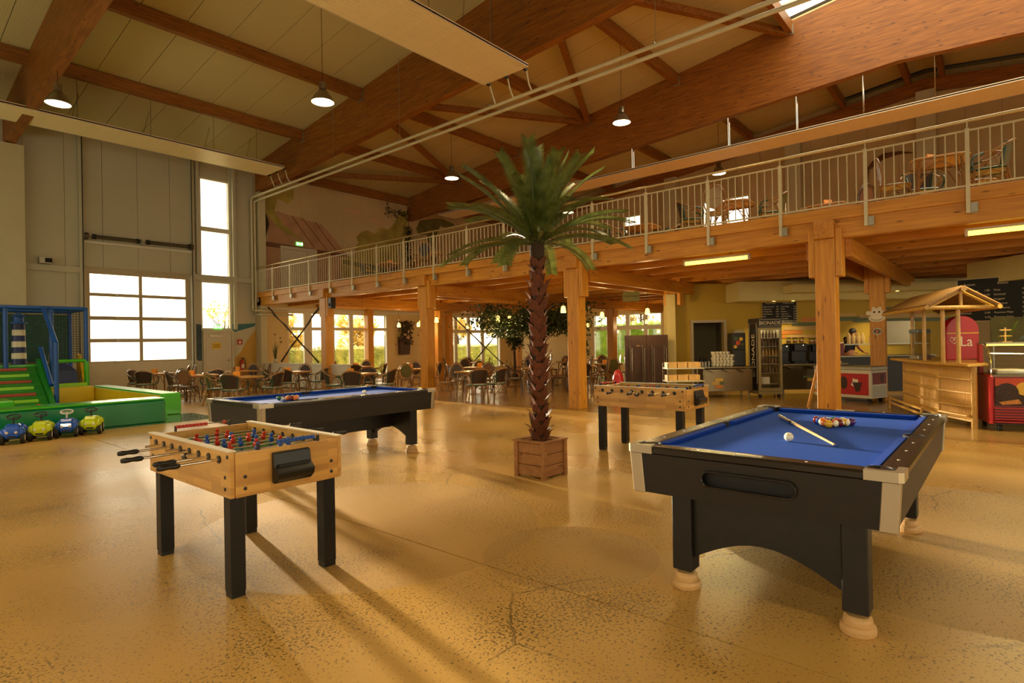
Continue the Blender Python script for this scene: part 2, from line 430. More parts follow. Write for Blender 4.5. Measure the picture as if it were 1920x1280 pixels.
# ================================================================ STRUCTURE
YW, XW, YB, XB = 22.34, 26.1, -9.0, -5.0     # back wall, right wall, open limits behind the viewer
YR = 2.1
def zr(y): return 11.15-.122*abs(y-YR)
def zb(y): return 8.81-.06*abs(y-YR)

# ---- floor slabs
fl = struct('floor', 'pitted sand-coloured hall floor with long slab joints')
MB().box(XB,XW,YB,YW,-.3,-.03).build('floor_base', 'deck_dark', fl)
ys = [YB, 8.4, YW]
for i in range(2):
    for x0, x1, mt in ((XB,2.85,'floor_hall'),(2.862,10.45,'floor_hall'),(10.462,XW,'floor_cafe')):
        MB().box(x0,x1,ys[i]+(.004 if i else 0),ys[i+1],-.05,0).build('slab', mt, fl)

# ---- roof
ce = struct('ceiling', 'ribbed metal roof panels between laminated timber beams')
for a, b in ((4.75,YW+.3),(YB,-4.0)):
    MB().hexa([(XB,a,zr(a)+.12),(XW+.3,a,zr(a)+.12),(XW+.3,b,zr(b)+.12),(XB,b,zr(b)+.12)],
              [(XB,a,zr(a)+.2),(XW+.3,a,zr(a)+.2),(XW+.3,b,zr(b)+.2),(XB,b,zr(b)+.2)]).build('roof_deck', 'deck_dark', ce)
x = -4.27
pan = {}
while x < XW+.2:
    for a, b in ((4.75,YW+.25),(YB,-4.0)):
        if (a) not in pan:
            mb = MB().hexa([(0,a,zr(a)),(.985,a,zr(a)),(.985,b,zr(b)),(0,b,zr(b))],[(0,a,zr(a)+.1),(.985,a,zr(a)+.1),(.985,b,zr(b)+.1),(0,b,zr(b)+.1)])
            o = mb.build('roof_panel', 'roof_ribbed', ce, loc=(x,0,0)); pan[a] = o.data
        else: mobj('roof_panel', pan[a], ce, (x,0,0))
    x += 1.0
# ridge skylight with glazing bars
YK = -4.0
sk = struct('window_4', 'glazed ridge skylight letting daylight onto the timber beams')
XS = 18.52
for a, b in ((YR,4.75),(YK,YR)):
    MB().quad((10.92,a,zr(a)+.22),(XS,a,zr(a)+.22),(XS,b,zr(b)+.22),(10.92,b,zr(b)+.22)).build('pane', 'glass', sk)
for k in range(4):
    xx = 12+1.9*k
    mb = MB()
    for a, b in ((YR,4.75),(YK,YR)):
        mb.hexa([(xx-.03,a,zr(a)+.1),(xx+.03,a,zr(a)+.1),(xx+.03,b,zr(b)+.1),(xx-.03,b,zr(b)+.1)],[(xx-.03,a,zr(a)+.2),(xx+.03,a,zr(a)+.2),(xx+.03,b,zr(b)+.2),(xx-.03,b,zr(b)+.2)])
    mb.build('glazing_bar', 'white_paint', sk)
# closed ridge over the last bay
for a, b in ((YR,4.76),(YK-.01,YR)):
    MB().hexa([(18.5,a,zr(a)+.12),(XW+.3,a,zr(a)+.12),(XW+.3,b,zr(b)+.12),(18.5,b,zr(b)+.12)],[(18.5,a,zr(a)+.2),(XW+.3,a,zr(a)+.2),(XW+.3,b,zr(b)+.2),(18.5,b,zr(b)+.2)]).build('roof_deck','deck_dark',ce)
    me = None
    for k in range(8):
        xx = 18.73+k-(0 if k else .2)
        if k == 0: MB().hexa([(18.5,a,zr(a)),(18.715,a,zr(a)),(18.715,b,zr(b)),(18.5,b,zr(b))],[(18.5,a,zr(a)+.1),(18.715,a,zr(a)+.1),(18.715,b,zr(b)+.1),(18.5,b,zr(b)+.1)]).build('roof_panel','roof_ribbed',ce); continue
        xx = 18.73+k-1
        if me is None: me = MB().hexa([(0,a,zr(a)),(.985,a,zr(a)),(.985,b,zr(b)),(0,b,zr(b))],[(0,a,zr(a)+.1),(.985,a,zr(a)+.1),(.985,b,zr(b)+.1),(0,b,zr(b)+.1)]).build('roof_panel','roof_ribbed',ce,loc=(xx,0,0)).data
        else: mobj('roof_panel', me, ce, (xx,0,0))
for a, b in ((YR,4.76),(YK-.01,YR)):
    MB().hexa([(XB,a,zr(a)+.12),(10.94,a,zr(a)+.12),(10.94,b,zr(b)+.12),(XB,b,zr(b)+.12)],[(XB,a,zr(a)+.2),(10.94,a,zr(a)+.2),(10.94,b,zr(b)+.2),(XB,b,zr(b)+.2)]).build('roof_deck','deck_dark',ce)
    me = None
    for k in range(16):
        xx = -5.08+k
        if me is None: me = MB().hexa([(0,a,zr(a)),(.985,a,zr(a)),(.985,b,zr(b)),(0,b,zr(b))],[(0,a,zr(a)+.1),(.985,a,zr(a)+.1),(.985,b,zr(b)+.1),(0,b,zr(b)+.1)]).build('roof_panel','roof_ribbed',ce,loc=(xx,0,0)).data
        else: mobj('roof_panel', me, ce, (xx,0,0))
# laminated main beams
for i, bx_ in enumerate((3.28,10.80,18.40)):
    g = []
    for y in (YW,YR,YB): g.append(y)
    mb = MB()
    for a, b in ((YR,YW),(YB,YR)):
        mb.hexa([(bx_,a,zb(a)),(bx_+.24,a,zb(a)),(bx_+.24,b,zb(b)),(bx_,b,zb(b))],[(bx_,a,zr(a)-.002),(bx_+.24,a,zr(a)-.002),(bx_+.24,b,zr(b)-.002),(bx_,b,zr(b)-.002)])
    o = mb.build('roof_beam', 'glulam_y')
    tag(o, ['deep laminated timber roof beam at the upper left corner','deep laminated timber roof beam behind the large heater panel','deepest-looking laminated roof beam above the palm, glowing orange under the skylight'][i], 'roof beam', 'laminated roof beams', 'structure')
# edge beam on the right wall
mb = MB()
for a, b in ((YR,YW),(YB,YR)):
    mb.hexa([(XW-.26,a,zr(a)-.75),(XW,a,zr(a)-.75),(XW,b,zr(b)-.75),(XW-.26,b,zr(b)-.75)],[(XW-.26,a,zr(a)-.3),(XW,a,zr(a)-.3),(XW,b,zr(b)-.3),(XW-.26,b,zr(b)-.3)])
tag(mb.build('edge_beam','glulam_y'), 'dark timber edge beam running along the far gallery wall', 'roof beam', kind='structure')
# purlins between beams
PY = (22.2,18.75,15.25,11.75,8.25,4.72,2.6,1.6)
bays = ((-4.27,3.28),(3.52,10.80),(11.04,18.40),(18.64,25.84))
nm = ['far left bay','bay above the roll-up door','bay above the gallery edge','bay over the gallery']
od = ['against the back wall','second from the back wall','third from the back wall','fourth from the back wall','fifth from the back wall','beside the skylight','just before the ridge','just past the ridge']
for j, (a, b) in enumerate(bays):
    for i, y in enumerate(PY):
        z = zr(y)-.004
        if i == 0 and j in (0,1) or (i > 5 and j < 3): continue
        o = MB().box(a,b,y-.08,y+.08,z-.36,z-.012).build('purlin','glulam_x')
        tag(o, 'brown timber purlin in the %s, %s' % (nm[j], od[i]), 'purlin', 'roof purlins', 'structure')
        for xx in ((a+.02,b-.02) if j in (1,2) else ()):
            MB().box(xx-.02,xx+.02,y-.11,y+.11,z-.40,z-.10).build('joist_hanger','galv',o)
# wind bracing diagonals below the roof of the gallery-edge bay
def brace(p, q, r=.09):
    p = Vector((p[0],p[1],zr(p[1])-.30)); q = Vector((q[0],q[1],zr(q[1])-.30))
    d = (q-p).normalized(); s = Vector((-d.y,d.x,0)).normalized()*r
    return MB().hexa([p-s-Vector((0,0,.09)),p+s-Vector((0,0,.09)),q+s-Vector((0,0,.09)),q-s-Vector((0,0,.09))],[p-s+Vector((0,0,.09)),p+s+Vector((0,0,.09)),q+s+Vector((0,0,.09)),q-s+Vector((0,0,.09))])
nn = 0
for (yb_, y1, y2) in ((18.75,22.0,15.3),(11.75,15.2,8.3),(4.8,8.2,None)):
    for yy in (y1,y2):
        if yy is None: continue
        o = brace((18.38,yb_),(11.06,yy)).build('wind_brace','glulam_x')
        tag(o, ['diagonal roof brace nearest the back wall','diagonal roof brace rising left of the pendant lamp over the palm','diagonal roof brace passing behind the white pipes','diagonal roof brace beside the large heater end','diagonal roof brace nearest the skylight'][nn], 'roof brace', 'diagonal roof braces', 'structure'); nn += 1

# ---- walls with openings, clad in panels
def rects_minus(u0, u1, z0, z1, ops):
    """vertical strips of the rectangle with openings cut out"""
    us = sorted({u0,u1}|{min(max(o[0],u0),u1) for o in ops}|{min(max(o[1],u0),u1) for o in ops}); out = []
    for a, b in zip(us, us[1:]):
        if b-a < 1e-4: continue
        zs = [(z0,z1)]
        for (p,q,c,d) in ops:
            if p < b-1e-4 and q > a+1e-4:
                nz = []
                for s, t in zs:
                    if d <= s or c >= t: nz.append((s,t)); continue
                    if c > s: nz.append((s,c))
                    if d < t: nz.append((d,t))
                zs = nz
        out += [(a,b,s,t) for s, t in zs if t-s > 1e-4]
    return out
def wall_y(parent, y, u0, u1, z0, z1, ops, th, mat, name):
    mb = MB()
    for a, b, s, t in rects_minus(u0,u1,z0,z1,ops): mb.box(a,b,y,y+th,s,t)
    return mb.build(name, mat, parent)
def wall_x(parent, xx, u0, u1, z0, z1, ops, th, mat, name):
    mb = MB()
    for a, b, s, t in rects_minus(u0,u1,z0,z1,ops): mb.box(xx,xx+th,a,b,s,t)
    return mb.build(name, mat, parent)
OPB = [(5.16,8.40,0,4.16),(8.72,9.82,2.2,7.80),(12.05,17.10,.12,2.96),(20.95,25.15,.12,3.0)]
wb = struct('wall_back', 'panelled back wall with the roll-up door and tall window')
wall_y(wb, YW+.05, XB, XW+.3, -.05, 8.85, OPB, .25, 'wall_core', 'wall_core')
x = -4.27
while x < 10.74:
    a, b = x, min(x+.99, 10.76)
    mb = MB()
    for p, q, s, t in rects_minus(a, b, 0, 8.72, OPB): mb.box(p,q,YW,YW+.05,s,t)
    if mb.v: mb.build('wall_panel', 'wall_panel', wb)
    x += 1.0
wall_y(wb, YW, 10.77, XW, 0, 3.40, OPB, .05, 'wall_beige', 'plaster')
x = 10.73
while x < XW:
    MB().box(max(x,10.77),min(x+.992,XW),YW,YW+.05,3.60,8.72).build('mural_panel', 'mural_ground', wb)
    x += 1.0
# painted mural and painted beach scene: thin paint layers on the wall
def paint(name, poly, mat, off): MB().prism(poly, 'y', YW-off, YW+.002).build(name, mat, wb)
paint('painted_roof', [(11.3,6.89),(11.7,7.0),(12.27,6.91),(12.74,6.9),(13.0,6.82),(13.36,6.81),(13.66,6.76),(14.12,6.36),(14.69,5.82),(14.9,5.6),(13.34,5.66),(11.28,5.72)], 'paint_roof', .004)
for (a, b) in (((12.3,6.9),(13.3,5.7)),((12.75,6.88),(13.9,5.66)),((13.35,6.8),(14.4,5.63))):
    paint('painted_roof_line', [a,(a[0]+.05,a[1]),(b[0]+.05,b[1]),b], 'paint_roof_line', .006)
paint('painted_eaves', [(11.2,5.72),(14.9,5.6),(14.9,5.45),(11.2,5.52)], 'paint_roof_line', .006)
paint('painted_house', [(11.2,5.5),(14.7,5.45),(14.6,3.62),(11.2,3.62)], 'paint_roof', .003)
paint('painted_bush', [(15.3,5.6),(15.4,6.0),(15.53,6.18),(15.42,6.41),(15.7,6.7),(16.07,6.82),(16.4,6.7),(16.51,6.78),(16.7,7.0),(16.82,7.07),(17.2,7.0),(17.45,7.21),(17.78,7.67),(18.11,8.06),(18.38,8.1),(18.38,3.62),(14.7,3.62),(14.63,5.45)], 'paint_leaf', .004)
paint('painted_hedge', [(14.7,5.35),(16.3,5.25),(18.38,5.0),(18.38,4.75),(16.3,5.0),(14.7,5.15)], 'paint_leaf_dark', .006)
paint('painted_tree', [(10.9,7.95),(11.27,7.91),(11.71,7.95),(12.1,8.05),(12.43,8.05),(12.4,7.64),(12.16,7.38),(11.71,7.52),(11.58,7.0),(11.92,6.51),(12.61,6.06),(12.14,6.1),(11.58,6.46),(11.25,6.84),(10.95,6.79)], 'paint_leaf', .006)
paint('painted_branch', [(10.9,7.1),(11.25,6.8),(11.35,6.42),(11.22,5.98),(11.12,5.33),(11.2,4.92),(11.05,4.4),(11.2,3.7),(11.1,3.7),(10.95,4.4),(11.0,4.9),(10.98,5.32),(11.08,5.97),(11.15,6.4),(10.94,6.58)], 'paint_branch', .008)
paint('painted_palm', [(18.94,7.3),(19.2,7.75),(19.65,7.85),(20.2,8.0),(20.76,8.05),(21.6,7.9),(21.32,7.6),(20.56,7.66),(20.3,7.16),(20.1,6.0),(20.1,3.62),(19.6,3.62),(19.79,6.29),(19.63,7.08),(19.11,7.0)], 'paint_leaf_dark', .006)
paint('painted_cloud', [(14.6,7.55),(15.3,7.68),(15.9,7.6),(15.5,7.45)], 'paint_cloud', .004)
paint('painted_cloud', [(15.9,7.3),(16.4,7.42),(17.0,7.3),(16.5,7.2)], 'paint_cloud', .004)
paint('painted_sea', [(9.84,2.4),(10.5,2.44),(10.74,2.45),(10.66,2.33),(10.22,2.2),(10.05,2.16),(9.84,2.08)], 'paint_blue', .004)
paint('painted_harbour', [(8.44,2.42),(8.72,2.38),(8.72,1.06),(8.6,1.06),(8.44,1.2)], 'paint_navy', .004)
paint('painted_sand', [(9.9,.0),(9.9,1.1),(10.15,1.38),(10.36,1.75),(10.53,1.99),(10.74,2.2),(10.74,.0)], 'paint_sand', .004)

OPR = [(12.70,16.64,.3,2.9),(8.46,10.6,6.5,7.85),(13.7,14.7,6.9,7.82)]
wr = struct('wall_right', 'far gallery wall with small upper windows')
wall_x(wr, XW+.05, YB, YW+.3, -.05, 8.72, OPR, .25, 'wall_core', 'wall_core')
mb = MB()      # gable part above
mb.prism([(YB,8.72),(YR,8.72),(YW+.3,8.72),(YW+.3,zr(YW)+.1),(YR,zr(YR)+.1),(YB,zr(YB)+.1)], 'x', XW+.05, XW+.3).build('gable_core','wall_core',wr)
wall_x(wr, XW, YB, YW, 0, 3.4, OPR, .05, 'wall_beige', 'plaster')
y = YB
while y < YW:
    a, b = y, min(y+.99, YW); mb = MB()
    for p, q, s, t in rects_minus(a,b,3.6,8.7,OPR): mb.box(XW,XW+.05,p,q,s,t)
    mb.hexa([(XW,a,8.7),(XW+.05,a,8.7),(XW+.05,b,8.7),(XW,b,8.7)],[(XW,a,zr(a)-.02),(XW+.05,a,zr(a)-.02),(XW+.05,b,zr(b)-.02),(XW,b,zr(b)-.02)])
    mb.build('wall_panel','mural_ground',wr); y += 1.0
# unseen walls behind the viewer, with their own windows
OPF = [(XB+1+4.2*k,XB+1+4.2*k+2.6,1.0,4.2) for k in range(7)]
wf = struct('wall_front','hall wall behind the viewer with tall windows')
wall_y(wf, YB-.25, XB, XW+.3, -.05, 8.9, OPF, .25, 'wall_panel', 'wall_core')
MB().box(XB,XW+.3,YB-.25,YB,8.9,zr(YB)+.1).build('wall_head','wall_panel',wf)
OPL = [(YB+1+4.4*k,YB+1+4.4*k+2.4,1.0,4.2) for k in range(7)]
wl = struct('wall_left','hall wall at the left behind the viewer with windows')
wall_x(wl, XB-.25, YB-.25, YW+.3, -.05, 8.72, OPL, .25, 'wall_panel', 'wall_core')
MB().prism([(YB-.25,8.72),(YW+.3,8.72),(YW+.3,zr(YW)+.1),(YR,zr(YR)+.25),(YB-.25,zr(YB)+.1)],'x',XB-.25,XB).build('gable_core','wall_panel',wl)
# grey columns on the walls
for (cx, cy, w, d, ztop, lab) in ((3.40,YW-.19,.62,.36,zb(YW)-.002,'cream column under the beam at the left edge'),(10.93,YW-.15,.26,.28,zb(YW)-.002,'narrow grey column where gallery meets back wall')):
    tag(MB().box(cx-w/2,cx+w/2,cy-d/2,cy+d/2-.012,0,ztop).build('column','column_cream',bevel=.01), lab, 'column', kind='structure')
for (cy, lab) in ((2.1,'tall grey column on the gallery wall at the roof ridge'),(6.6,'grey gallery wall column behind the small hanging lamp'),(12.0,'grey gallery wall column right of the palm crown')):
    tag(MB().box(XW-.36,XW-.012,cy-.3,cy+.3,3.6,zr(cy)-.75).build('column','column_cream',bevel=.01), lab, 'column', kind='structure')
# cladding rails on the back wall
for (a, b, z, lab) in ((3.72,5.13,4.06,'horizontal steel wall rail left of the roll-up door'),(8.47,10.78,4.10,'horizontal steel wall rail below the tall window upper panes')):
    tag(MB().box(a,b,YW-.1,YW-.005,z-.1,z+.1).build('wall_rail','wall_panel',bevel=.01), lab, 'wall rail', kind='structure')
for (xx, lab) in ((8.62,'left upright steel post beside the tall window'),(9.93,'right upright steel post beside the tall window')):
    tag(MB().box(xx-.06,xx+.06,YW-.12,YW-.005,2.2 if xx > 9 else 4.22,8.5).build('wall_post','wall_panel',bevel=.01), lab, 'wall post', kind='structure')

# ---- windows
def window_y(name, label, x0, x1, z0, z1, xs, zs, y=YW+.02, fw=.07, mat='white_paint', wide=()):
    w = struct(name, label)
    mb = MB().box(x0,x1,y,y+.1,z0,z0+fw).box(x0,x1,y,y+.1,z1-fw,z1).box(x0,x0+fw,y,y+.1,z0+fw,z1-fw).box(x1-fw,x1,y,y+.1,z0+fw,z1-fw)
    mb.build('window_frame', mat, w)
    for a, b in xs: MB().box(a,b,y,y+.1,z0+fw,z1-fw).build('mullion', mat, w)
    cuts = [x0+fw]+[t for ab in xs for t in ab]+[x1-fw]
    zc = [z0+fw]+[t for ab in zs for t in ab]+[z1-fw]
    for i in range(0,len(cuts),2):
        for a, b in zs: MB().box(cuts[i],cuts[i+1],y+.005,y+.095,a,b).build('transom', mat, w)
        for k in range(0,len(zc),2):
            MB().box(cuts[i],cuts[i+1],y+.045,y+.055,zc[k],zc[k+1]).build('pane','glass',w)
    return w
window_y('window_1','tall narrow window of three panes beside the roll-up door',8.72,9.82,2.2,7.80,[],[(3.93,4.2),(5.83,5.99)],fw=.055)
window_y('window_2','row of white framed cafe windows under the gallery at left',12.05,17.10,.12,2.96,[(12.80,13.16),(13.76,14.24),(15.0,15.2),(15.82,16.2)],[(2.19,2.32)])
window_y('window_3','white framed cafe window behind the rustic crossed branches',20.95,25.15,.12,3.0,[(21.49,21.69),(22.46,22.67),(23.56,23.78)],[(2.1,2.26)])
def window_x(name, label, y0, y1, z0, z1, ysl, zs, fw=.07):
    w = struct(name, label); xx = XW+.02
    MB().box(xx,xx+.1,y0,y1,z0,z0+fw).box(xx,xx+.1,y0,y1,z1-fw,z1).box(xx,xx+.1,y0,y0+fw,z0+fw,z1-fw).box(xx,xx+.1,y1-fw,y1,z0+fw,z1-fw).build('window_frame','white_paint',w)
    for a, b in ysl: MB().box(xx,xx+.1,a,b,z0+fw,z1-fw).build('mullion','white_paint',w)
    cuts = [y0+fw]+[t for ab in ysl for t in ab]+[y1-fw]; zc = [z0+fw]+[t for ab in zs for t in ab]+[z1-fw]
    for i in range(0,len(cuts),2):
        for a, b in zs: MB().box(xx+.005,xx+.095,cuts[i],cuts[i+1],a,b).build('transom','white_paint',w)
        for k in range(0,len(zc),2): MB().box(xx+.045,xx+.055,cuts[i],cuts[i+1],zc[k],zc[k+1]).build('pane','glass',w)
window_x('window_5','cafe window with green shrubs outside behind the wooden post',12.70,16.64,.3,2.9,[(13.48,13.7),(14.48,14.69),(15.25,15.8)],[(2.07,2.28)])
window_x('window_6','upper gallery window behind the chairs and table',8.46,10.6,6.5,7.85,[(9.5,9.56)],[])
window_x('window_7','small upper gallery window beside the palm fronds',13.7,14.7,6.9,7.82,[],[])

# ---- roll-up door
rd = struct('door_1','sectional roll-up door with eight glazed panes')
fz = [0,.62,1.10]
MB().box(5.18,8.38,YW+.02,YW+.08,.01,.615).build('door_section','door_white',rd,bevel=.003)
MB().box(5.18,8.38,YW+.02,YW+.08,.613,1.102).build('door_section','door_white',rd,bevel=.006)
zp = [(1.145,1.76),(1.88,2.495),(2.615,3.266),(3.368,3.985)]; zl = [1.10,1.82,2.555,3.317,4.14]
for k in range(4):
    a, b = zl[k]+.001, zl[k+1]+.001
    mb = MB()
    for (p,q,s,t) in rects_minus(5.18,8.38,a,b,[(5.355,6.745,zp[k][0],zp[k][1]),(6.841,8.213,zp[k][0],zp[k][1])]): mb.box(p,q,YW+.02,YW+.08,s,t)
    o = mb.build('door_section','door_frame',rd)
    MB().box(5.355,6.745,YW+.045,YW+.055,*zp[k]).build('pane','glass',o); MB().box(6.841,8.213,YW+.045,YW+.055,*zp[k]).build('pane','glass',o)
    for xx in (6.1,7.5): MB().box(xx-.05,xx+.05,YW-.01,YW+.02,a-.03,a+.04).build('hinge','galv',o)
for xx in (5.12,8.44):
    MB().box(xx-.05,xx+.05,YW-.12,YW-.01,0,8.4).build('guide_rail','wall_panel',rd)
    MB().box(xx+(.03 if xx < 6 else -.05),xx+(.05 if xx < 6 else -.03),YW-.15,YW-.12,0,8.4).build('guide_lip','black_metal',rd)
MB().box(5.2,8.42,YW-.05,YW-.005,4.14,4.2).build('door_header','door_frame',rd)
ts = thing('torsion_spring_shaft','dark torsion spring shaft above the roll-up door','door spring',(0,0,0))
MB().cyl((5.16,YW-.16,5.15),(8.42,YW-.16,5.15),.018,n=8).build('shaft','galv',ts)
for a, b in ((5.45,6.68),(6.98,8.28)):
    MB().cyl((a,YW-.16,5.15),(b,YW-.16,5.15),.062,n=12).build('spring','spring_metal',ts,True)
    for e in (a,b): MB().cyl((e-.05,YW-.16,5.15),(e+.05,YW-.16,5.15),.08,n=12).build('spring_plug','black_metal',ts)
for e in (5.24,8.36): MB().cyl((e-.05,YW-.16,5.15),(e+.05,YW-.16,5.15),.11,n=14).build('cable_drum','spring_metal',ts)
for e in (5.2,6.83,8.38): MB().box(e-.03,e+.03,YW-.16,YW-.002,5.06,5.24).build('bearing_plate','galv',ts)
MB().box(5.2,8.42,YW-.08,YW-.004,4.94,5.02).build('bracket_rail','white_paint',ts)
# exit door and gallery door
d2 = struct('door_2','white steel exit door with yellow sign below the tall window')
MB().box(8.76,9.86,YW-.06,YW-.004,0,.001).build('threshold','galv',d2)
MB().box(8.76,8.84,YW-.07,YW-.004,0,2.16).box(9.78,9.86,YW-.07,YW-.004,0,2.16).box(8.84,9.78,YW-.07,YW-.004,2.08,2.16).build('door_frame','door_white',d2)
lf = MB().box(8.85,9.77,YW-.05,YW-.004,.01,2.07).build('door_leaf','door_white',d2,bevel=.004)
MB().box(8.95,9.4,YW-.10,YW-.052,1.93,1.99).build('door_closer','galv',lf); MB().cyl((9.68,YW-.09,1.05),(9.56,YW-.09,1.05),.012,n=8).box(9.66,9.70,YW-.06,YW-.052,.95,1.12).build('door_handle','galv',lf)
d3 = struct('door_3','white double door on the gallery in the painted house wall')
MB().box(11.78,11.88,YW-.07,YW-.01,3.62,5.62).box(13.3,13.4,YW-.07,YW-.01,3.62,5.62).box(11.88,13.3,YW-.07,YW-.01,5.5,5.62).build('door_frame','door_white',d3)
for a, b in ((11.89,12.93),(12.95,13.29)):
    lf = MB().box(a,b,YW-.055,YW-.01,3.62,5.49).build('door_leaf','door_white',d3,bevel=.004)
MB().cyl((12.84,YW-.1,4.65),(12.72,YW-.1,4.65),.012,n=8).build('door_handle','galv',d3)

# ================================================================ GALLERY
ga = struct('gallery', 'timber gallery on posts along the right half of the hall')
MB().box(10.80,XW,YB,YW,3.47,3.60).build('gallery_deck','pine_y',ga)
MB().box(10.74,10.80,YB,YW-.02,3.447,3.64).build('edge_board','pine_y',ga,bevel=.004)
MB().box(10.80,10.98,YB,YW-.02,3.137,3.468).build('edge_beam','pine_y',ga,bevel=.006)
x = 12.16
while x < XW-.2:
    MB().box(x-.07,x+.07,YB,YW-.02,3.16,3.468).build('joist','pine_y',ga,bevel=.006); x += 1.265
posts = []
PYS = (-7.86,-2.79,2.28,7.35,12.40,17.50,22.16)
rowl = ['front row','second row','third row']
pname = {2.28:'nearest the blue pool table',7.35:'right of the palm',12.40:'left of the palm',17.50:'beside the crossed branches',22.16:'against the back wall',-2.79:'out of sight right',-7.86:'behind'}
pm = MB().box(-.15,.15,-.15,.15,0,3.137).build('support_post','pine_z',bevel=.008).data
bpy.data.objects.remove(bpy.data.objects['support_post'])
ck = MB().box(-.13,.13,-.25,-.152,2.51,3.30).build('cheek','pine_z',bevel=.006).data; bpy.data.objects.remove(bpy.data.objects['cheek'])
ck2 = MB().box(-.13,.13,.152,.25,2.51,3.30).build('cheek','pine_z',bevel=.006).data; bpy.data.objects.remove(bpy.data.objects['cheek'])
hb = MB().box(-.22,.02,-.15,.15,3.14,3.43).build('head_block','pine_x',bevel=.01).data; bpy.data.objects.remove(bpy.data.objects['head_block'])
for r, px in enumerate((10.86,15.9,20.9)):
    for py in PYS:
        if py < 0 : continue
        if py > 22 and r == 0: continue
        p = thing('support_post','timber gallery post of the %s, %s' % (rowl[r], pname[py]),'post',(px,py,0),0,'gallery posts',kind='structure')
        if (r, py) == (1, 7.35): MB().box(-.15,.15,-.15,.15,2.84,3.137).build('post_shaft','pine_z',p)
        else: mobj('post_shaft', pm, p)
        if py < 22:
            mobj('cheek', ck, p); mobj('cheek', ck2, p)
        if r == 0: mobj('head_block', hb, p)
for py in PYS[:-1]:
    for s in (-1,1):
        MB().box(10.99,XW-.01,py+s*.30-.045,py+s*.30+.045,2.84,3.155).build('girder','pine_x',ga)
# white trim strip above the cafe windows
MB().box(11.1,XW,YW-.06,YW-.005,2.97,3.1).build('wall_trim','white_paint',ga)

# ---- railing
rl = thing('gallery_railing','long pale metal railing with thin upright bars along the gallery edge','railing')
RX = 10.72
MB().cyl((RX,YW-.08,4.61),(RX,YB,4.61),.024,n=12).build('handrail','handrail_steel',rl,True)
MB().box(RX-.012,RX+.012,YB,YW-.1,4.455,4.48).build('top_rail','rail_paint',rl)
MB().box(RX-.012,RX+.012,YB,YW-.1,3.655,3.68).build('bottom_rail','rail_paint',rl)
pme = MB().box(-.025,.025,-.025,.025,3.27,4.50).cyl((0,0,4.5),(0,0,4.6),.01,n=6).build('railing_post','rail_paint',rl).data
bpy.data.objects.remove(bpy.data.objects['railing_post'])
bme = MB().box(.026,.034,-.11,.02,3.27,3.42).box(-.024,.03,-.11,-.03,3.28,3.41).build('bracket','galv',rl).data; bpy.data.objects.remove(bpy.data.objects['bracket'])
bam = MB().cyl((0,0,3.68),(0,0,4.456),.009,n=6,caps=False).build('baluster','rail_paint',rl).data; bpy.data.objects.remove(bpy.data.objects['baluster'])
for i in range(22):
    y = 22.19-1.2823*i
    if y < YB: break
    p = mobj('railing_post', pme, rl, (RX,y,0)); mobj('bracket', bme, p)
    if y-1.28 < -2: continue
    for k in range(1,10): mobj('baluster', bam, rl, (RX,y-.1282*k,0))

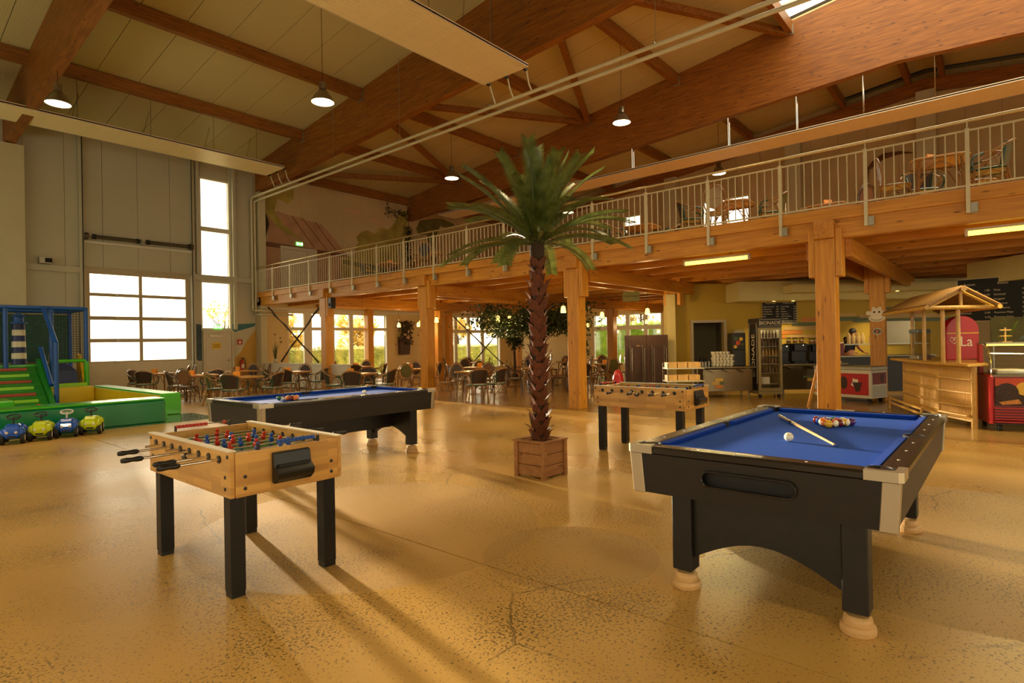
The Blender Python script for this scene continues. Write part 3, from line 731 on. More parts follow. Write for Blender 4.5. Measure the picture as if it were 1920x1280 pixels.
# ================================================================ pipes and heaters
pp = thing('heating_pipes','pair of long pale heating pipes hung below the roof','pipes')
for (px, pz, zl_, xe) in ((10.70,7.20,2.78,11.9),(10.58,7.32,2.93,11.7)):
    yv = YW-.12
    MB().tube([(px,YB,pz),(px,yv-.08,pz),(px,yv-.02,pz-.02),(px,yv,pz-.08),(px,yv,zl_+.1),(px,yv-.03,zl_+.02),(px+.02,yv-.25,zl_),(px+.1,yv-.32,zl_),(xe,yv-.62,zl_)],.042,10).build('pipe','pipe_white',pp,True)
for y in (1.2,5.2,9.6,13.2,16.6,20.0):
    MB().cyl((10.64,y,7.36),(10.64,y,zr(y)-.02),.006,n=5).build('hanger_rod','galv',pp)
    MB().box(10.53,10.75,y-.02,y+.02,7.36,7.375).build('hanger_clip','galv',pp)
def heater(name_lab, x0, x1, y0, y1, z, along, chains):
    t = thing('ceiling_heater', name_lab, 'heater', ((x0+x1)/2,(y0+y1)/2,z), 0, 'radiant ceiling heaters')
    cx, cy = (x0+x1)/2, (y0+y1)/2
    n = 13; L_ = [x0-cx,x1-cx,y0-cy,y1-cy]
    if along == 'x':
        MB().box(L_[0],L_[1],L_[2],L_[3],.02,.05).build('backing','heater_edge',t)
        w = (y1-y0-.04)/n
        me = None
        for k in range(n):
            yy = L_[2]+.02+w*k
            if me is None: me = MB().box(L_[0],L_[1],.004,w-.004,0,.02).build('slat','heater',t,loc=(0,yy,0),bevel=.004).data
            else: mobj('slat', me, t, (0,yy,0))
        for yy in (L_[2],L_[3]-.02): MB().box(L_[0],L_[1],yy,yy+.02,-.005,.075).build('edge_flange','heater_edge',t)
        for e in chains:
            for yy in (L_[2]+.2,L_[3]-.2):
                zt = zr(cy+yy)-z-.02
                MB().cyl((e-cx,yy,.05),(e-cx+(.25 if yy > 0 else 0),yy,zt),.006,n=5).build('hanger_chain','spring_metal',t)
        for k, yy in enumerate((L_[2]+.12,0,L_[3]-.12)):
            zz = 7.26-z
            MB().tube([(L_[1],yy,.02),(L_[1]+.08,yy,-.02),(L_[1]+.16,yy,-.3+.05*k),(10.58-cx,yy,zz+.06)],.018,8).build('feed_hose','pipe_white',t,True)
            MB().box(L_[1]-.01,L_[1]+.07,yy-.03,yy+.03,-.03,.05).build('valve','black_metal',t)
    else:
        MB().box(L_[0],L_[1],L_[2],L_[3],.02,.05).build('backing','heater_edge',t)
        w = (x1-x0-.04)/n; me = None
        for k in range(n):
            xx = L_[0]+.02+w*k
            if me is None: me = MB().box(.004,w-.004,L_[2],L_[3],0,.02).build('slat','heater',t,loc=(xx,0,0),bevel=.004).data
            else: mobj('slat', me, t, (xx,0,0))
        for xx in (L_[0],L_[1]-.02): MB().box(xx,xx+.02,L_[2],L_[3],-.005,.075).build('edge_flange','heater_edge',t)
        for e in chains:
            for xx in (L_[0]+.17,L_[0]+.30):
                zt = zb(e)-z-.01
                MB().cyl((xx,e-cy,.05),(xx,e-cy,zt),.009,n=5).build('hanger_chain','chrome',t)
    return t
heater('large ribbed ceiling heater panel at top centre, joined to the pipes',-3.0,10.30,8.16,9.54,7.76,'x',(1.0,4.0,7.5,9.3))
heater('long ribbed ceiling heater panel at the left, above the roll-up door',-3.0,10.30,19.1,20.42,7.76,'x',(4.4,6.2,8.0,9.4))
heater('long ribbed heater panel hung on chains above the gallery',18.28,19.35,-8,20.0,7.50,'y',(-1.0,1.3,2.9,4.6,6.6,10.0,14.0))
# ================================================================ POOL TABLES (length along x)
def pool_table(label, loc, rz=0):
    t = thing('pool_table', label, 'pool table', loc, rz, 'pool tables')
    L, Wd, H = 1.26, .685, .88
    # cabinet with inward sloping sides
    zt, z0 = .835, .605
    i = .05
    def ring(x, y, z): return [(-x,-y,z),(x,-y,z),(x,y,z),(-x,y,z)]
    b = ring(L-.02,Wd-.03,z0); tp = ring(L-.005,Wd-.015,zt)
    cab = MB()
    sl = 24
    # long sides, far end and bottom
    cab.add(b+tp, [(0,3,2,1),(0,1,5,4),(1,2,6,5),(2,3,7,6)])
    # near end (-x) with a stadium shaped ball-return opening
    def end(y, z):
        f = (z-z0)/(zt-z0); return (-(L-.02)-(.015)*f, y*((Wd-.03)+.015*f)/(Wd-.03), z)
    slot = []
    yc, zc, hw, hr = 0.0, .735, .20, .042
    for k in range(13):
        a = -PI/2+PI*k/12; slot.append((yc+hw+hr*math.cos(a), zc+hr*math.sin(a)))
    for k in range(13):
        a = PI/2+PI*k/12; slot.append((yc-hw+hr*math.cos(a), zc+hr*math.sin(a)))
    bm = MB()
    outer = [(Wd-.03,z0),(Wd-.03,zt),(-(Wd-.03),zt),(-(Wd-.03),z0)]
    # annulus as quads: split outer border to the slot's points
    n = len(slot); pts = [end(y,z) for y,z in slot]
    def border(y, z):
        dx, dz = y-yc, z-zc; X, Zt, Zb = Wd-.03, zt-zc, z0-zc
        sx = X/abs(dx) if abs(dx) > 1e-6 else 1e9; sz = (Zt/dz if dz > 1e-6 else Zb/dz if dz < -1e-6 else 1e9)
        s_ = min(sx,sz); return (yc+dx*s_, zc+dz*s_)
    bo = [border(y,z) for y,z in slot]
    vs = pts+[end(y,z) for y,z in bo]; fs = [(k,(k+1)%n,n+(k+1)%n,n+k) for k in range(n)]
    for c in outer:      # corner fill
        best = sorted(range(n), key=lambda k: abs(bo[k][0]-c[0])+abs(bo[k][1]-c[1]))
        k1 = best[0]; cand = [k for k in ((k1+1)%n,(k1-1)%n) if (abs(bo[k][0]-bo[k1][0]) > 1e-5 and abs(bo[k][1]-bo[k1][1]) > 1e-5)]
        if cand: vs.append(end(*c)); fs.append((n+k1,n+cand[0],len(vs)-1))
    cab.add(vs, fs)
    cab.build('cabinet','black_wood',t)
    MB().box(-L+.05,-L+.12,-.26,.26,.68,.79).build('return_tray','pocket',t)
    sr = [( -L-.004, y, z) for y, z in slot]
    MB().tube(sr,.006,6,True).build('slot_trim','rail_black',t,True)
    # top rails
    rw = .11
    fr = MB()
    R_o = [(-L,-Wd),(L,-Wd),(L,Wd),(-L,Wd)]; R_i = [(-L+rw,-Wd+rw),(L-rw,-Wd+rw),(L-rw,Wd-rw),(-L+rw,Wd-rw)]
    for k, nm_ in enumerate(('a','b','c','d')):
        j = (k+1)%4
        q = [R_o[k],R_o[j],R_i[j],R_i[k]]
        MB().hexa([(p[0],p[1],zt-.004) for p in q],[(p[0],p[1],H) for p in q]).build('rail','rail_black',t,bevel=.012)
    # playing bed and cushions
    MB().box(-L+rw,L-rw,-Wd+rw,Wd-rw,zt-.03,H-.035).build('playing_bed','cloth_blue',t)
    def cush(p, q, nrm):
        p = Vector((*p,0)); q = Vector((*q,0)); nv = Vector((*nrm,0)); d = (q-p).normalized()
        a, b_ = p+nv*.045+d*.03, q+nv*.045-d*.03
        MB().hexa([(p.x,p.y,H-.036),(q.x,q.y,H-.036),(b_.x-nv.x*.012,b_.y-nv.y*.012,H-.034),(a.x-nv.x*.012,a.y-nv.y*.012,H-.034)],[(p.x,p.y,H-.002),(q.x,q.y,H-.002),(b_.x,b_.y,H-.006),(a.x,a.y,H-.006)]).build('cushion','cushion_blue',t,bevel=.003)
    xi, yi = L-rw, Wd-rw
    for sy in (-1,1):
        cush((-xi+.06,sy*yi),(-.06,sy*yi),(0,-sy)); cush((.06,sy*yi),(xi-.06,sy*yi),(0,-sy))
    for sx in (-1,1): cush((sx*xi,-yi+.06),(sx*xi,yi-.06),(-sx,0))
    for sx in (-1,0,1):
        for sy in (-1,1):
            cx, cy = sx*(xi+.012), sy*(yi+(.012 if sx else .03))
            MB().lathe([(.058,H-.12),(.058,H-.03),(.062,H+.0015),(.05,H+.002),(.048,H-.02),(.0,H-.024)],18,(cx,cy)).build('pocket','pocket',t,True)
    # metal corner caps and corner posts
    for sx in (-1,1):
        for sy in (-1,1):
            pts = [(sx*(L-.15),sy*(Wd+.008)),(sx*(L-.012),sy*(Wd+.008)),(sx*(L+.008),sy*(Wd-.012)),(sx*(L+.008),sy*(Wd-.15))]
            inn = [(sx*(L-.15),sy*(Wd-.03)),(sx*(L-.05),sy*(Wd-.03)),(sx*(L-.03),sy*(Wd-.05)),(sx*(L-.03),sy*(Wd-.15))]
            for k in range(3):
                q = [pts[k],pts[k+1],inn[k+1],inn[k]]
                if sx*sy < 0: q = q[::-1]
                if k == 0: cm = MB()
                cm.hexa([(p[0],p[1],zt+.004) for p in q],[(p[0],p[1],H+.006) for p in q])
            cm.build('corner_cap','silver_knurl',t)
            a = [(sx*(L-.075),sy*(Wd-.057),.0),(sx*(L-.016),sy*(Wd-.057),0),(sx*(L-.016),sy*(Wd-.12),0)]
            w = .062
            cp = MB()
            for (x0,x1,y0,y1) in ((L-w-.012,L-.012,Wd-.045,Wd-.02),(L-.03,L-.010,Wd-.045-w*.8,Wd-.02)):
                q0 = [(x0,y0),(x1,y0),(x1,y1),(x0,y1)]
                lo = [(sx*p[0],sy*p[1],z0-.003) for p in q0]; hi = [(sx*(p[0]+.010),sy*(p[1]+.016),zt+.003) for p in q0]
                if sx*sy < 0: lo, hi = lo[::-1], hi[::-1]
                cp.hexa(lo,hi)
            cp.build('corner_trim','silver_knurl',t,bevel=.004)
    # rail sights
    for sy in (-1,1):
        for k in range(-3,4):
            if k: MB().lathe([(.007,H-.001),(.007,H+.0015),(0,H+.002)],8,(k*.3,sy*(Wd-.055))).build('rail_sight','foos_white',t)
    for sx in (-1,1):
        for k in (-1,0,1):
            if k: MB().lathe([(.007,H-.001),(.007,H+.0015),(0,H+.002)],8,(sx*(L-.055),k*.28)).build('rail_sight','foos_white',t)
        MB().box(sx*(L-.055)-.02,sx*(L-.055)+.02,-.07,.07,H-.002,H+.003).build('name_plate','silver_knurl',t)
    # end panels with arches, legs, stretcher, turned feet
    for sx in (-1,1):
        xe = sx*1.0
        pl = [(-.394,.605),(-.394,.20)]
        for k in range(13):
            a = k/12; pl.append((-.394+.788*a, .20+.14*math.sin(PI*a)))
        pl += [(.394,.20),(.394,.605)]
        pl = [p for i_, p in enumerate(pl) if i_ == 0 or p != pl[i_-1]]
        MB().prism(pl,'x',xe-.02,xe+.02).build('arch_panel','black_wood',t)
        for sy in (-1,1):
            y = sy*.455
            MB().box(xe-.06,xe+.06,y-.06,y+.06,.115,.606).build('leg','black_wood',t,bevel=.006)
            MB().lathe([(.076,0),(.082,.008),(.084,.03),(.080,.048),(.068,.052),(.068,.072),(.064,.088),(.056,.096),(.03,.1)],24,(xe,y)).build('foot','foot_wood',t)
            MB().lathe([(.014,.096),(.014,.118)],8,(xe,y)).build('levelling_screw','galv',t)
    MB().box(-.98,.98,-.03,.03,.33,.605).build('stretcher_panel','black_wood',t)
    return t
PTR = (4.36,1.05,0); PTL = (4.23,6.80,0)
pool_table('blue-clothed black pool table in the right foreground', PTR)
pool_table('blue-clothed black pool table behind the near table football', PTL, PI)
# ---- balls
BC = [('yellow',(226,172,30)),('blue',(30,60,150)),('red',(190,40,30)),('purple',(80,40,110)),('orange',(222,110,30)),('green',(30,110,60)),('maroon',(120,30,30)),('black',(20,20,22))]
for n_, c in BC: mk('ball_'+n_, c, .12, var=0, coat=.6)
mk('ball_white', (238,226,196), .14, var=0, coat=.6)
def stripe(n_, c):
    m, nt, b = newmat('stripe_'+n_); L = nt.links.new
    tc = nt.nodes.new('ShaderNodeTexCoord'); sp = nt.nodes.new('ShaderNodeSeparateXYZ'); L(tc.outputs['Object'], sp.inputs[0])
    ab = nt.nodes.new('ShaderNodeMath'); ab.operation = 'ABSOLUTE'; L(sp.outputs[2], ab.inputs[0])
    lt = nt.nodes.new('ShaderNodeMath'); lt.operation = 'LESS_THAN'; L(ab.outputs[0], lt.inputs[0]); lt.inputs[1].default_value = .0155
    mx = nt.nodes.new('ShaderNodeMix'); mx.data_type = 'RGBA'; L(lt.outputs[0], mx.inputs[0]); mx.inputs[6].default_value = (*lin((238,226,196)),1); mx.inputs[7].default_value = (*lin(c),1)
    L(mx.outputs[2], b.inputs['Base Color']); b.inputs['Roughness'].default_value = .12; b.inputs['Coat Weight'].default_value = .6
for n_, c in BC[:-1]: stripe(n_, c)
bm_ = MB().sphere((0,0,0),.0286,20,12)
def ball(name, mat, loc, lab, rot, grp):
    o = bm_.build('pool_ball', mat, None, True, loc); o.rotation_euler = rot
    return tag(o, lab, 'pool ball', grp)
def rack(apex, d, zc, where, order, grp):
    d = Vector((d[0],d[1],0)).normalized(); s = Vector((-d.y,d.x,0)); k = 0
    for r in range(5):
        for c in range(r+1):
            p = Vector((apex[0],apex[1],zc))+d*(r*.0498)+s*((c-r/2)*.0575); nm_ = order[k]; k += 1
            st = nm_.startswith('s_'); col = nm_[2:] if st else nm_
            ball('pool_ball', ('stripe_' if st else 'ball_')+col, p, ('white pool ball with a %s stripe' if st else 'solid %s pool ball')%col+' in the triangle on the '+where, (random.random()*3,random.random()*3,random.random()*3), grp)
order1 = ['yellow','s_red','orange','s_maroon','black','s_orange','s_yellow','red','s_blue','blue','purple','s_green','green','s_purple','maroon']
ZB = .845+.0287
rack((4.68,.99), (.98,.03), ZB, 'right pool table', order1, 'racked balls on the right pool table')
order2 = ['red','s_orange','orange','s_yellow','black','yellow','maroon','s_red','s_maroon','red','blue','s_green','s_blue','purple','green']
order2 = ['orange','s_red','maroon','s_yellow','black','s_orange','red','yellow','s_maroon','s_purple','blue','s_green','s_blue','purple','green']
rack((3.66,6.62), (.05,.95), ZB, 'left pool table', order2, 'racked balls on the left pool table')
ball('pool_ball','ball_white',(3.93,1.06,ZB),'white cue ball alone on the right pool table',(0,0,0),None)
ball('pool_ball','ball_white',(4.66,6.62,ZB),'white cue ball alone on the left pool table',(0,0,0),None)
def cue(p, q, lab):
    p = Vector(p); q = Vector(q); d = q-p
    t = thing('pool_cue', lab, 'cue', tuple(p), 0, 'pool cues')
    O = lambda s: tuple(d*s)
    MB().cyl(O(0),O(.28),.0145,.0125,12).build('butt','rail_black',t,True)
    MB().cyl(O(.28),O(.36),.0126,.0116,12).build('grip_ring','silver_knurl',t,True)
    MB().cyl(O(.36),O(.985),.0116,.0065,12).build('shaft','beech_plain',t,True)
    MB().cyl(O(.985),O(1),.0065,.006,12).build('tip','foos_blue',t,True)
cue((5.02,1.42,.865),(3.88,.78,.8525),'pool cue lying diagonally across the right pool table')
cue((3.56,6.42,.8602),(4.62,6.50,.8525),'pool cue lying along the left pool table')

# ================================================================ TABLE FOOTBALL (length along y, rods along x)
def foosball(label, loc):
    t = thing('table_football', label, 'table football', loc, 0, 'table football tables')
    a, b, z0, z1 = .36, .66, .61, .885
    for s in (-1,1):
        # side walls
        MB().box(s*a-.015 if s > 0 else -a-.015, s*a+.015, -b-.005, b+.005, z0, z1).build('side_board','beech_y',t,bevel=.004)
        MB().box(-a+.016,a-.016,s*b-.014 if s > 0 else -b-.014,s*b+.014,z0,z1-.01).build('end_board','beech_x',t,bevel=.004)
        MB().box(s*a-.022,s*a+.022,-b-.005,b+.005,z1,z1+.008).build('side_rim','foos_white',t)
    MB().box(-a+.016,a-.016,-b+.016,b-.016,.74,.76).build('playing_field','field_green',t)
    for y in (-.3,0,.3): MB().box(-a+.016,a-.016,y-.004,y+.004,.7605,.762).build('field_line','foos_white',t)
    for sx in (-1,1):
        for sy in (-1,1):
            MB().box(sx*.31-.045,sx*.31+.045,sy*.57-.045,sy*.57+.045,.03,.64).build('leg','black_metal',t,bevel=.004)
            MB().box(sx*.31-.041,sx*.31+.041,sy*.57-.041,sy*.57+.041,0,.03).build('leg_foot','black_plastic',t)
            for z in (.66,.73):
                MB().lathe([(.011,0),(.011,.004),(.004,.006)],10).xf(Matrix.Translation((sx*(a+.015),sy*.60,z)) @ Matrix.Rotation(sx*PI/2,4,'Y')).build('bolt_cap','black_plastic',t)
                MB().lathe([(.011,0),(.011,.004),(.004,.006)],10).xf(Matrix.Translation((sx*.29,sy*(b+.014),z)) @ Matrix.Rotation(-sy*PI/2,4,'X')).build('bolt_cap','black_plastic',t)
            MB().lathe([(.012,0),(.012,.004),(.004,.006)],10).xf(Matrix.Translation((sx*(a+.015),sy*.635,.855)) @ Matrix.Rotation(sx*PI/2,4,'Y')).build('bolt_cap','black_plastic',t)
    # player figure
    def man(mat, parent, x, rod_z):
        m = MB().lathe([(.007,-.075),(.016,-.07),(.016,-.055),(.009,-.035),(.012,-.02),(.02,-.008),(.021,.018),(.008,.028),(.013,.034),(.016,.045),(.012,.058),(0,.062)],10)
        return m.xf(Matrix.Scale(.86,4)).build('player', mat, parent, True, loc=(x,0,0))
    rods = [(-.525,'b',1),(-.375,'b',2),(-.225,'r',3),(-.075,'b',5),(.075,'r',5),(.225,'b',3),(.375,'r',2),(.525,'r',1)]
    sh = {1:0.0,2:.05,3:-.03,5:.02}
    for y, col, n in rods:
        rz_ = .83; off = random.uniform(-.06,.06)
        left = col == 'b'
        lo, hi = (-.62,.44) if left else (-.44,.62)
        rd_ = MB().cyl((lo+off,0,0),(hi+off,0,0),.008,n=10).build('rod','chrome',t,True,loc=(0,y,rz_))
        sgn = -1 if left else 1
        hx = (lo if left else hi)+off
        pr = [(.009,0),(.016,.01),(.017,.03),(.013,.06),(.017,.095),(.014,.118),(.008,.122)]
        MB().lathe(pr,12).xf(Matrix.Translation((hx-sgn*.02,0,0)) @ Matrix.Rotation(sgn*PI/2,4,'Y')).build('handle','black_plastic',rd_,True)
        sp = .5/ max(n,2)
        for k in range(n):
            x = ((k-(n-1)/2)*(.11 if n == 5 else .17 if n == 3 else .22))+off
            o = man('foos_red' if col == 'r' else 'foos_blue', rd_, x, 0); o.rotation_euler = (random.uniform(-.5,.5),0,0)
        for s in (-1,1):
            MB().cyl((s*(a+.002)-.02,0,0),(s*(a+.002)+.02,0,0),.024,n=14).build('bearing','black_plastic',rd_)
            sp_ = [( s*(a-.02)-s*(.004*i_), .012*math.cos(i_*1.6), .012*math.sin(i_*1.6)) for i_ in range(13)]
            MB().tube(sp_,.0022,4).build('spring','spring_metal',rd_)
    # score counters
    for sy, mt in ((-1,'foos_blue'),(1,'foos_red')):
        sc = MB().cyl((-.2,sy*(b),.908),(.2,sy*(b),.908),.004,n=6).build('score_rail','galv',t)
        me = None
        for k in range(10):
            x = (-.19+.026*k) if sy < 0 or k < 9 else .16
            if sy < 0: x = x+.12
            if me is None: me = MB().box(-.0115,.0115,-.012,.012,-.012,.012).build('score_bead',mt,t,loc=(x,sy*b,.908),bevel=.003).data
            else: mobj('score_bead', me, t, (x,sy*b,.908))
        for x in (-.2,.2): MB().box(x-.006,x+.006,sy*b-.01,sy*b+.01,.87,.915).build('score_bracket','black_plastic',t)
    # goal ball boxes
    for sy in (-1,1):
        y0 = sy*(b+.014)
        bb = MB().prism([(0,.66),(.03,.655),(.075,.69),(.085,.73),(.04,.765),(.025,.845),(0,.85)],'x',-.125,.125)
        bb.xf(Matrix.Translation((0,y0,0)) @ Matrix.Diagonal((1,sy,1,1))).build('ball_box','black_plastic',t,bevel=.006)
        MB().box(-.105,.105,-.003,.02,.735,.775).xf(Matrix.Translation((0,y0+sy*.05,0))).build('ball_box_opening','pocket',t)
    # side ball entry
    MB().cyl((-a-.028,.0,.80),(-a-.012,.0,.80),.034,n=20).build('ball_entry','black_plastic',t)
    MB().sphere((-a-.028,0,.805),.014,12,8).build('entry_ball','foos_white',t,True)
    return t
foosball('beech table football in the left foreground', (1.88,4.15,0))
foosball('beech table football between the palm and the bar', (7.25,3.72,0))

# ================================================================ PALM
pl = thing('palm_planter','square wooden planter box under the palm','planter',(5.21,4.05,0))
for sx in (-1,1):
    for k in range(3):
        z = .02+.123*k
        MB().box(-.19,.19,-.013,.013,z,z+.118).build('plank','planter_wood',pl,loc=(0,sx*.185,0),bevel=.004)
        MB().box(-.013,.013,-.17,.17,z,z+.118).build('plank','planter_wood',pl,loc=(sx*.185,0,0),bevel=.004)
    for sy in (-1,1):
        MB().box(-.028,.028,-.028,.028,0,.395).build('corner_post','planter_wood',pl,loc=(sx*.19,sy*.19,0),bevel=.004)
    MB().box(-.225,.225,-.03,.03,.395,.412).build('rim_board','planter_wood',pl,loc=(0,sx*.195,0)); MB().box(-.03,.03,-.165,.165,.395,.412).build('rim_board','planter_wood',pl,loc=(sx*.195,0,0))
MB().box(-.17,.17,-.17,.17,.3,.345).build('soil','soil',pl)
pa = thing('palm_tree','tall artificial cycas palm with red-brown scaly trunk','palm',(5.21,4.05,.345))
ZC = 2.15      # crown base above local origin
def tr(z): return .066+.012*math.sin(z*9)+(0 if z < 2 else 0)
MB().lathe([(.085,0),(.075,.1)]+[(tr(z/10),z/10) for z in range(2,21)]+[(.075,2.1),(.085,2.2),(.08,2.35),(.04,2.5)],16).build('trunk','trunk_fibre',pa,True)
# scale-like leaf bases
def scale_mesh(seed):
    rnd = random.Random(seed); mb = MB(); N, K = 6, 5; vs = []
    Ls = .145*rnd.uniform(.9,1.1); curl = rnd.uniform(.35,.8)
    for i in range(N+1):
        s = i/N; w = .058*(1-s**2.2)*(1+.25*s)+.002; 
        out = .012+.05*s+.055*curl*s**3; up = Ls*s-.02*s**3
        for k in range(K):
            q = (k/(K-1)-.5)*2
            vs.append((out-abs(q)*.018*(1-s*.3), q*w, up))
    mb.add(vs, [(i*K+k,i*K+k+1,(i+1)*K+k+1,(i+1)*K+k) for i in range(N) for k in range(K-1)])
    return mb
smesh = []
for sd_ in range(4):
    o = scale_mesh(sd_).build('leaf_base','leaf_base',None,True); smesh.append(o.data); bpy.data.objects.remove(o)
k = 0; z = .02
while z < 2.02:
    for c in range(4):
        a = c*PI/2+(k%2)*PI/4+random.uniform(-.15,.15)
        r = tr(z)
        o = mobj('leaf_base', smesh[random.randrange(4)], pa, (r*math.cos(a)*.85,r*math.sin(a)*.85,z+random.uniform(-.015,.015)))
        o.rotation_euler = (0,0,a); s_ = random.uniform(.85,1.15)*(1.05 if z < 1.8 else .95); o.scale = (s_,s_,s_)
    z += .083; k += 1
# dark fibre hairs
mb = MB()
for i in range(500):
    a = random.uniform(0,2*PI); z = random.choice([random.uniform(0,.35),random.uniform(1.95,2.35),random.uniform(0,2.2)]); r = .06
    p = Vector((r*math.cos(a),r*math.sin(a),z)); d = Vector((math.cos(a)*random.uniform(.3,1),math.sin(a)*random.uniform(.3,1),random.uniform(.2,1.2))).normalized()*random.uniform(.06,.12)
    s_ = Vector((-math.sin(a),math.cos(a),0))*.0016
    mb.add([p-s_,p+s_,p+d],[(0,1,2)])
tag(mb.build('trunk_hairs','trunk_fibre',pa), kind='stuff')
def frond(az, el, L, droop, seed):
    rnd = random.Random(seed); mb = MB(); st = MB()
    h = Vector((math.cos(az),math.sin(az),0)); N = 22; pts = []; p = h*.03; e = el
    for i in range(N+1):
        pts.append(p.copy()); e_ = el-droop*(i/N)**1.5
        p = p+(h*math.cos(e_)+Vector((0,0,1))*math.sin(e_))*(L/N)
    st.tube(pts,[.009*(1-.8*i/N)+.0015 for i in range(N+1)],6)
    side = Vector((-h.y,h.x,0))
    NL = 66
    for i in range(NL):
        s = .1+.9*i/(NL-1); f = s*N; k = min(int(f),N-1); c = pts[k].lerp(pts[k+1],f-k); d = (pts[k+1]-pts[k]).normalized(); up = side.cross(d)*-1
        if up.z < 0 and abs(d.z) < .95: up = -up
        ln = .155*min(1,(s-.04)*6)*(1-.25*s**4)*rnd.uniform(.92,1.06)
        for sg in (-1,1):
            v = (side*sg*.80+d*.62+up*.30).normalized(); tip = c+v*ln+Vector((0,0,-.12*ln))
            w = d.cross(v).normalized().cross(v).normalized()*.0062
            mid = c+v*ln*.5
            mb.add([c-w*.8,c+w*.8,mid+w,tip,mid-w],[(0,1,2,4),(4,2,3)])
    f_ = mb.build('frond','frond',pa,False,loc=(0,0,ZC+.12))
    st.build('frond_rib','frond_stem',f_,True)
rg = [(8,1.42,1.02,.25),(12,1.08,1.14,.6),(13,.62,1.1,.85),(11,.2,1.04,.9)]
sd_ = 0
for n, el, L, dr in rg:
    for k in range(n):
        sd_ += 1; rnd = random.Random(100+sd_)
        if n == 10: e2 = rnd.uniform(1.2,1.5)
        else: e2 = el+rnd.uniform(-.16,.16)
        frond(2*PI*(k+.5*(n%3))/n+rnd.uniform(-.14,.14), e2, L*rnd.uniform(.92,1.06), dr*rnd.uniform(.7,1.2), sd_)
# ================================================================ CAFE CHAIRS AND TABLES
def side_chair(panel, frame='rattan', seat='seat_brown'):
    t = thing('bistro_chair','rattan bistro chair','chair')
    se = [(.205*math.copysign(abs(math.cos(a))**.6,math.cos(a)), .205*math.copysign(abs(math.sin(a))**.6,math.sin(a))) for a in [2*PI*i/20 for i in range(20)]]
    MB().prism(se,'z',.435,.465).build('seat',seat,t,bevel=.008)
    MB().tube([(x*1.04,y*1.04,.44) for x, y in se],.014,6,True).build('seat_frame',frame,t,True)
    for sx in (-1,1):
        MB().tube([(sx*.16,-.17,.44),(sx*.185,-.2,.22),(sx*.2,-.215,0)],.014,6).build('leg',frame,t,True)
        MB().tube([(sx*.17,.17,.46),(sx*.175,.2,.25),(sx*.195,.26,0)],.015,6).build('leg',frame,t,True)
    # oval hoop back, slightly raked
    def bk(x, z): return (x, .185+(z-.44)*.17, z)
    MB().tube([bk(sx_, z_) for sx_, z_ in [(-.15,.44),(-.19,.55),(-.215,.68),(-.195,.82),(-.12,.925),(0,.965),(.12,.925),(.195,.82),(.215,.68),(.19,.55),(.15,.44)]],.014,7).build('back_hoop',frame,t,True)
    el = [(.172*math.cos(2*PI*i/22), .715+.205*math.sin(2*PI*i/22)) for i in range(22)]
    MB().tube([bk(*p) for p in el],.012,6,True).build('back_ring',frame,t,True)
    mb = MB(); vs = [(p[0],bk(*p)[1]-.004,p[1]) for p in el]+[(p[0],bk(*p)[1]+.004,p[1]) for p in el]; n = len(el)
    mb.add(vs,[tuple(range(n)),tuple(range(2*n-1,n-1,-1))]+[(i,(i+1)%n,n+(i+1)%n,n+i) for i in range(n)]).build('backrest',panel,t)
    MB().tube([(.2*math.cos(a),.03+.2*math.sin(a),.2) for a in [2*PI*i/14 for i in range(14)]],.009,5,True).build('stretcher',frame,t,True)
    for sx in (-1,1): MB().tube([(sx*.19,-.19,.2),(sx*.17,-.09,.36),(sx*.165,0,.425),(sx*.17,.1,.36),(sx*.18,.2,.2)],.008,5).build('side_brace',frame,t,True)
    MB().tube([(-.18,-.2,.2),(-.09,-.19,.36),(0,-.19,.425),(.09,-.19,.36),(.18,-.2,.2)],.008,5).build('front_brace',frame,t,True)
    return t
